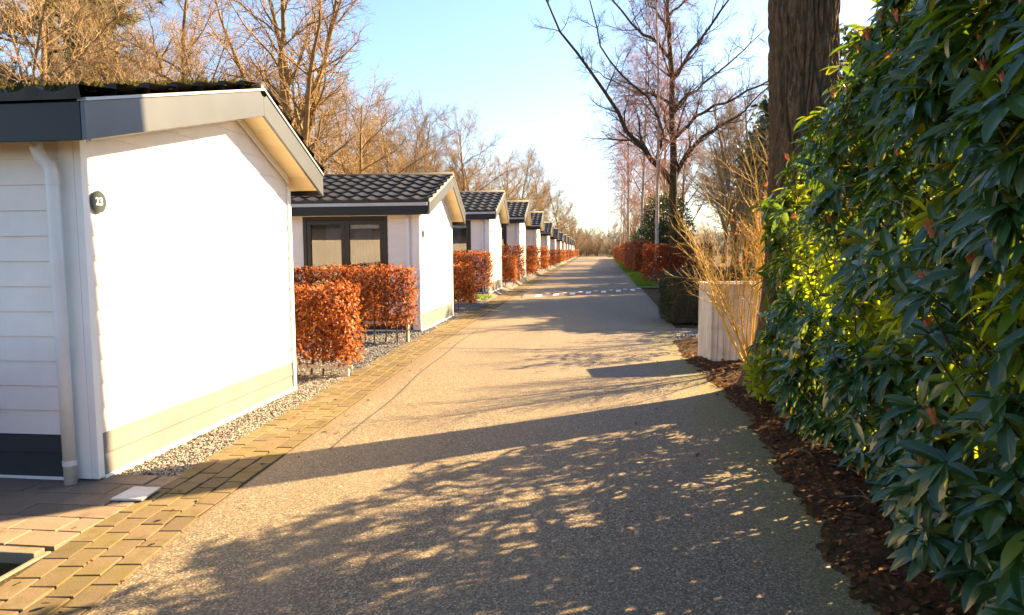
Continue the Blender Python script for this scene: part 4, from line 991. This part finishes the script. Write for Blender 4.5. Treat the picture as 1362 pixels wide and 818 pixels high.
# ------------------------------------------------------------------ rhododendron hedge
r_ = np.random.default_rng(12)
def ztop(y): return float(np.interp(y, [0, 3.6, 4.6, 5.2, 5.6, 6.2, 7.1], [3.7, 3.65, 3.45, 3.1, 2.85, 2.45, 1.9]))
def xface(y, z):
    b = float(np.interp(y, [0, 2.6, 3.6, 5, 6.8], [1.28, 1.40, 1.57, 1.66, 1.66]))
    b += .26*max(0, (.55-z)/.55)**1.3                                   # drawn in at the ground
    b += max(0, (z-1.9))**1.6*(.12+.06*max(0, (y-4)/3))
    return b
def front_of(y):    # shrinks towards the far end
    return 0.0
sh_p, sh_d, sh_n = [], [], []
GAPS = [(2.55, 1.45, .45, .30), (3.3, 1.15, .55, .32), (4.4, 1.2, .6, .32), (5.3, 1.35, .5, .4), (3.6, 1.95, .4, .22), (4.9, .7, .4, .2)]
def ingap(y, z): return any(((y-a)/c)**2+((z-b)/d)**2 < 1+.8*noise.noise((y*3, z*3, 7)) for a, b, c, d in GAPS)
def add_shoot(p, d, n): sh_p.append(p); sh_d.append(d); sh_n.append(n)
tries = 0
while len(sh_p) < 2550:
    y = r_.uniform(.4, 7.15); z = r_.uniform(.12, 3.7); depth = abs(r_.exponential(.12)) if r_.random() < .88 else r_.uniform(.2, 1.3)
    if z > ztop(y): continue
    if z < .3 and r_.random() < .35: continue
    if z > 1.05 and y > 5.0 and r_.random() < .58: continue
    gap = noise.noise((y*1.15, z*1.25, 31)) > .06 and .45 < z < 2.15 and y > 1.8
    if gap and r_.random() < .5: continue
    if ingap(y, z) and r_.random() < .72: continue
    lump = .20*noise.noise((y*1.5, z*1.5, 2.2))+.09*noise.noise((y*4, z*4, 5))
    x = xface(y, z)-lump+depth
    if depth > .3 and z > .6 and z < 2.4 and r_.random() < .85: continue   # thin inside
    yy = y; n = np.array((-1, -.15, .1))
    e = (y-6.3)/.7
    if e > 0:
        x += .55*e*e*r_.random(); n = np.array((-.8, .6, .1))
    d = unit(n*.75+np.array((0, 0, .62))+r_.normal(0, .28, 3)); add_shoot((x, yy, z), d, depth)
for _ in range(420):     # top and back faces
    y = r_.uniform(.4, 7.0); zt = ztop(y)
    if r_.random() < .5: p = (xface(y, zt)+r_.uniform(0, .9), y, zt+.05*r_.normal()); d = unit(np.array((r_.normal(0, .3), r_.normal(0, .3), 1)))
    else: z = r_.uniform(.1, 1.2); p = (xface(y, z)+1.6+.1*r_.normal(), y, z); d = unit(np.array((1, r_.normal(0, .3), .5)))
    if p[1] > 6.2 and abs(p[0]-2.26) < .5: continue
    add_shoot(p, d, .3)
N_OUT = len(sh_p)
while len(sh_p) < N_OUT+420:       # inner leaves, yellow-green colour stands for sunlight coming through the hedge
    y = r_.uniform(1.2, 6.8); z = r_.uniform(.5, 2.2)
    if not ingap(y, z) and r_.random() < .7: continue
    add_shoot((xface(y, z)+r_.uniform(.12, .6), y, z), unit(np.array((-.4, 0, .7))+r_.normal(0, .4, 3)), .6)
SP = np.array(sh_p); SD = np.array(sh_d); SN = np.array(sh_n); ns = len(SP)
# leaf template: curved, folded along the midrib
us = np.array([0, .12, .32, .55, .78, .93, 1.0]); wid = np.array([.03, .09, .155, .17, .125, .05, .004]); tv = []; tf = []
for u, w_ in zip(us, wid):
    zc = .05*math.sin(u*2.2)-.16*u*u
    tv += [(u, -w_, zc+w_*.30), (u, -w_*.5, zc+w_*.13), (u, 0, zc), (u, w_*.5, zc+w_*.13), (u, w_, zc+w_*.30)]
for i in range(len(us)-1):
    for j in range(4): tf.append((i*5+j, i*5+j+1, (i+1)*5+j+1, (i+1)*5+j))
LX, LZ, LP, LS, LI = [], [], [], [], []
for k in range(ns):
    d = SD[k]; nl = int(r_.integers(6, 11)); a0 = r_.uniform(0, 6.28); A = unit(np.cross(d, [.2, .5, .84])); B = np.cross(d, A); big = r_.uniform(.8, 1.15)
    for i in range(nl):
        a = a0+i*2.4+r_.normal(0, .2); pol = R(r_.uniform(52, 100)); rad = A*math.cos(a)+B*math.sin(a)
        X = unit(d*math.cos(pol)+rad*math.sin(pol)+np.array((0, 0, -.34))+r_.normal(0, .08, 3)); Z = unit(d*.9+np.array((-.1, -.05, .65))+r_.normal(0, .16, 3))
        LX.append(X); LZ.append(Z); LP.append(SP[k]-d*.02*i/nl*2+r_.normal(0, .006, 3)); LS.append(r_.uniform(.115, .205)*big); LI.append(k >= N_OUT)
LX, LZ, LP, LS, LI = map(np.array, (LX, LZ, LP, LS, LI)); keep = (LP[:, 2] > .05); LX, LZ, LP, LS, LI = LX[keep], LZ[keep], LP[keep], LS[keep], LI[keep]
wv = LS*r_.uniform(.85, 1.1, len(LS))
rh = empty('rhododendron_hedge', (2.5, 3.6, 0)); tag(rh, 'tall glossy dark green rhododendron hedge with reddish shoot buds along the road', 'hedge')
off = np.array((2.5, 3.6, 0))
Mx = frames(LX, LZ, LP-off, np.c_[LS, wv, LS])
fme = scatter_mesh('foliage', tv, tf, Mx[~LI], M['rhodo']); ra = fme.attributes.new('rib', 'FLOAT', 'POINT')
ra.data.foreach_set('value', np.tile(np.tile([0, .4, 1, .4, 0], len(us)), int((~LI).sum())).astype(np.float32)); link('foliage', fme, rh); link('inner_foliage', scatter_mesh('inner_foliage', tv, tf, Mx[LI], M['laurel']), rh)
tb = []
roots = np.c_[r_.uniform(1.95, 2.9, 46), r_.uniform(.5, 6.7, 46), np.full(46, -.02)]
for k in range(ns):
    if SN[k] > .55 and k % 2: continue
    p = SP[k]; d = SD[k]; q = p-d*r_.uniform(.14, .26)
    rt_ = roots[np.argmin(np.abs(roots[:, 1]-p[1])+np.abs(roots[:, 0]-p[0]-.5)*.6+r_.random(46)*.5)]
    tb.append(([p-off, q-off, q-d*.1+np.array((.14, 0, -.14))-off], [.0035, .0045, .006], 4))
    if k % 4 == 0:
        m = rt_*.45+q*.55+np.array((.12, 0, .05)); e = q-d*.1+np.array((.14, 0, -.14))
        tb.append(([rt_-off, (rt_*.75+q*.25)-off+np.array((0.05, 0, .05)), m-off, e-off], [.018, .014, .010, .005], 5))
link('stems', tubes_mesh('stems', tb, M['stem_dark']), rh)
# buds: slim upright bract clusters on some outer shoots
bt_v = np.array([(0, -.09, 0), (0, .09, 0), (.5, -.13, .04), (.5, .13, .04), (1, 0, .0)]); bt_f = [(0, 1, 3, 2), (2, 3, 4, 4)]
r2 = np.random.default_rng(3); n = 13; dd = np.c_[r2.normal(0, .22, n), r2.normal(0, .22, n), np.ones(n)]; pp = np.c_[r2.normal(0, .003, n), r2.normal(0, .003, n), r2.uniform(0, .03, n)]
bm_ = scatter_mesh('flower_bud', bt_v, np.array([(0, 1, 3), (0, 3, 2), (2, 3, 4)]), frames(dd, rand_unit(n, r2), pp, np.c_[np.full(n, .042), np.full(n, .05), np.full(n, .04)]), M['bud'])
cand = [k for k in range(2550) if SN[k] < .05 and SP[k][2] > .5 and SP[k][1] > 1.9]; r2.shuffle(cand)
top = [k for k in cand if SP[k][2] > 1.5]; low = [k for k in cand if SP[k][2] <= 1.5]
for k in top[:62]+low[:16]:
    o = link('flower_bud', bm_, rh); d = Vector(SD[k]); dd_ = (d*.5+Vector((0, 0, .8))).normalized()
    o.location = Vector(SP[k])-Vector(off)+dd_*.02; o.rotation_euler = dd_.to_track_quat('Z', 'Y').to_euler(); s = r2.uniform(.8, 1.45); o.scale = (s, s, s*1.1)

# low yellow-green laurel at the hedge's far foot
st, (v, f, Mx) = ever(61, .42, .42, 900, .10, .35); o = empty('laurel_bush', (1.92, 6.9, .08)); tag(o, 'small yellow-green laurel bush at the foot of the furrowed trunk', 'shrub')
link('stem', st, o); link('foliage', scatter_mesh('foliage', v, f, Mx, M['laurel']), o); o.scale = (.8, .6, .75)
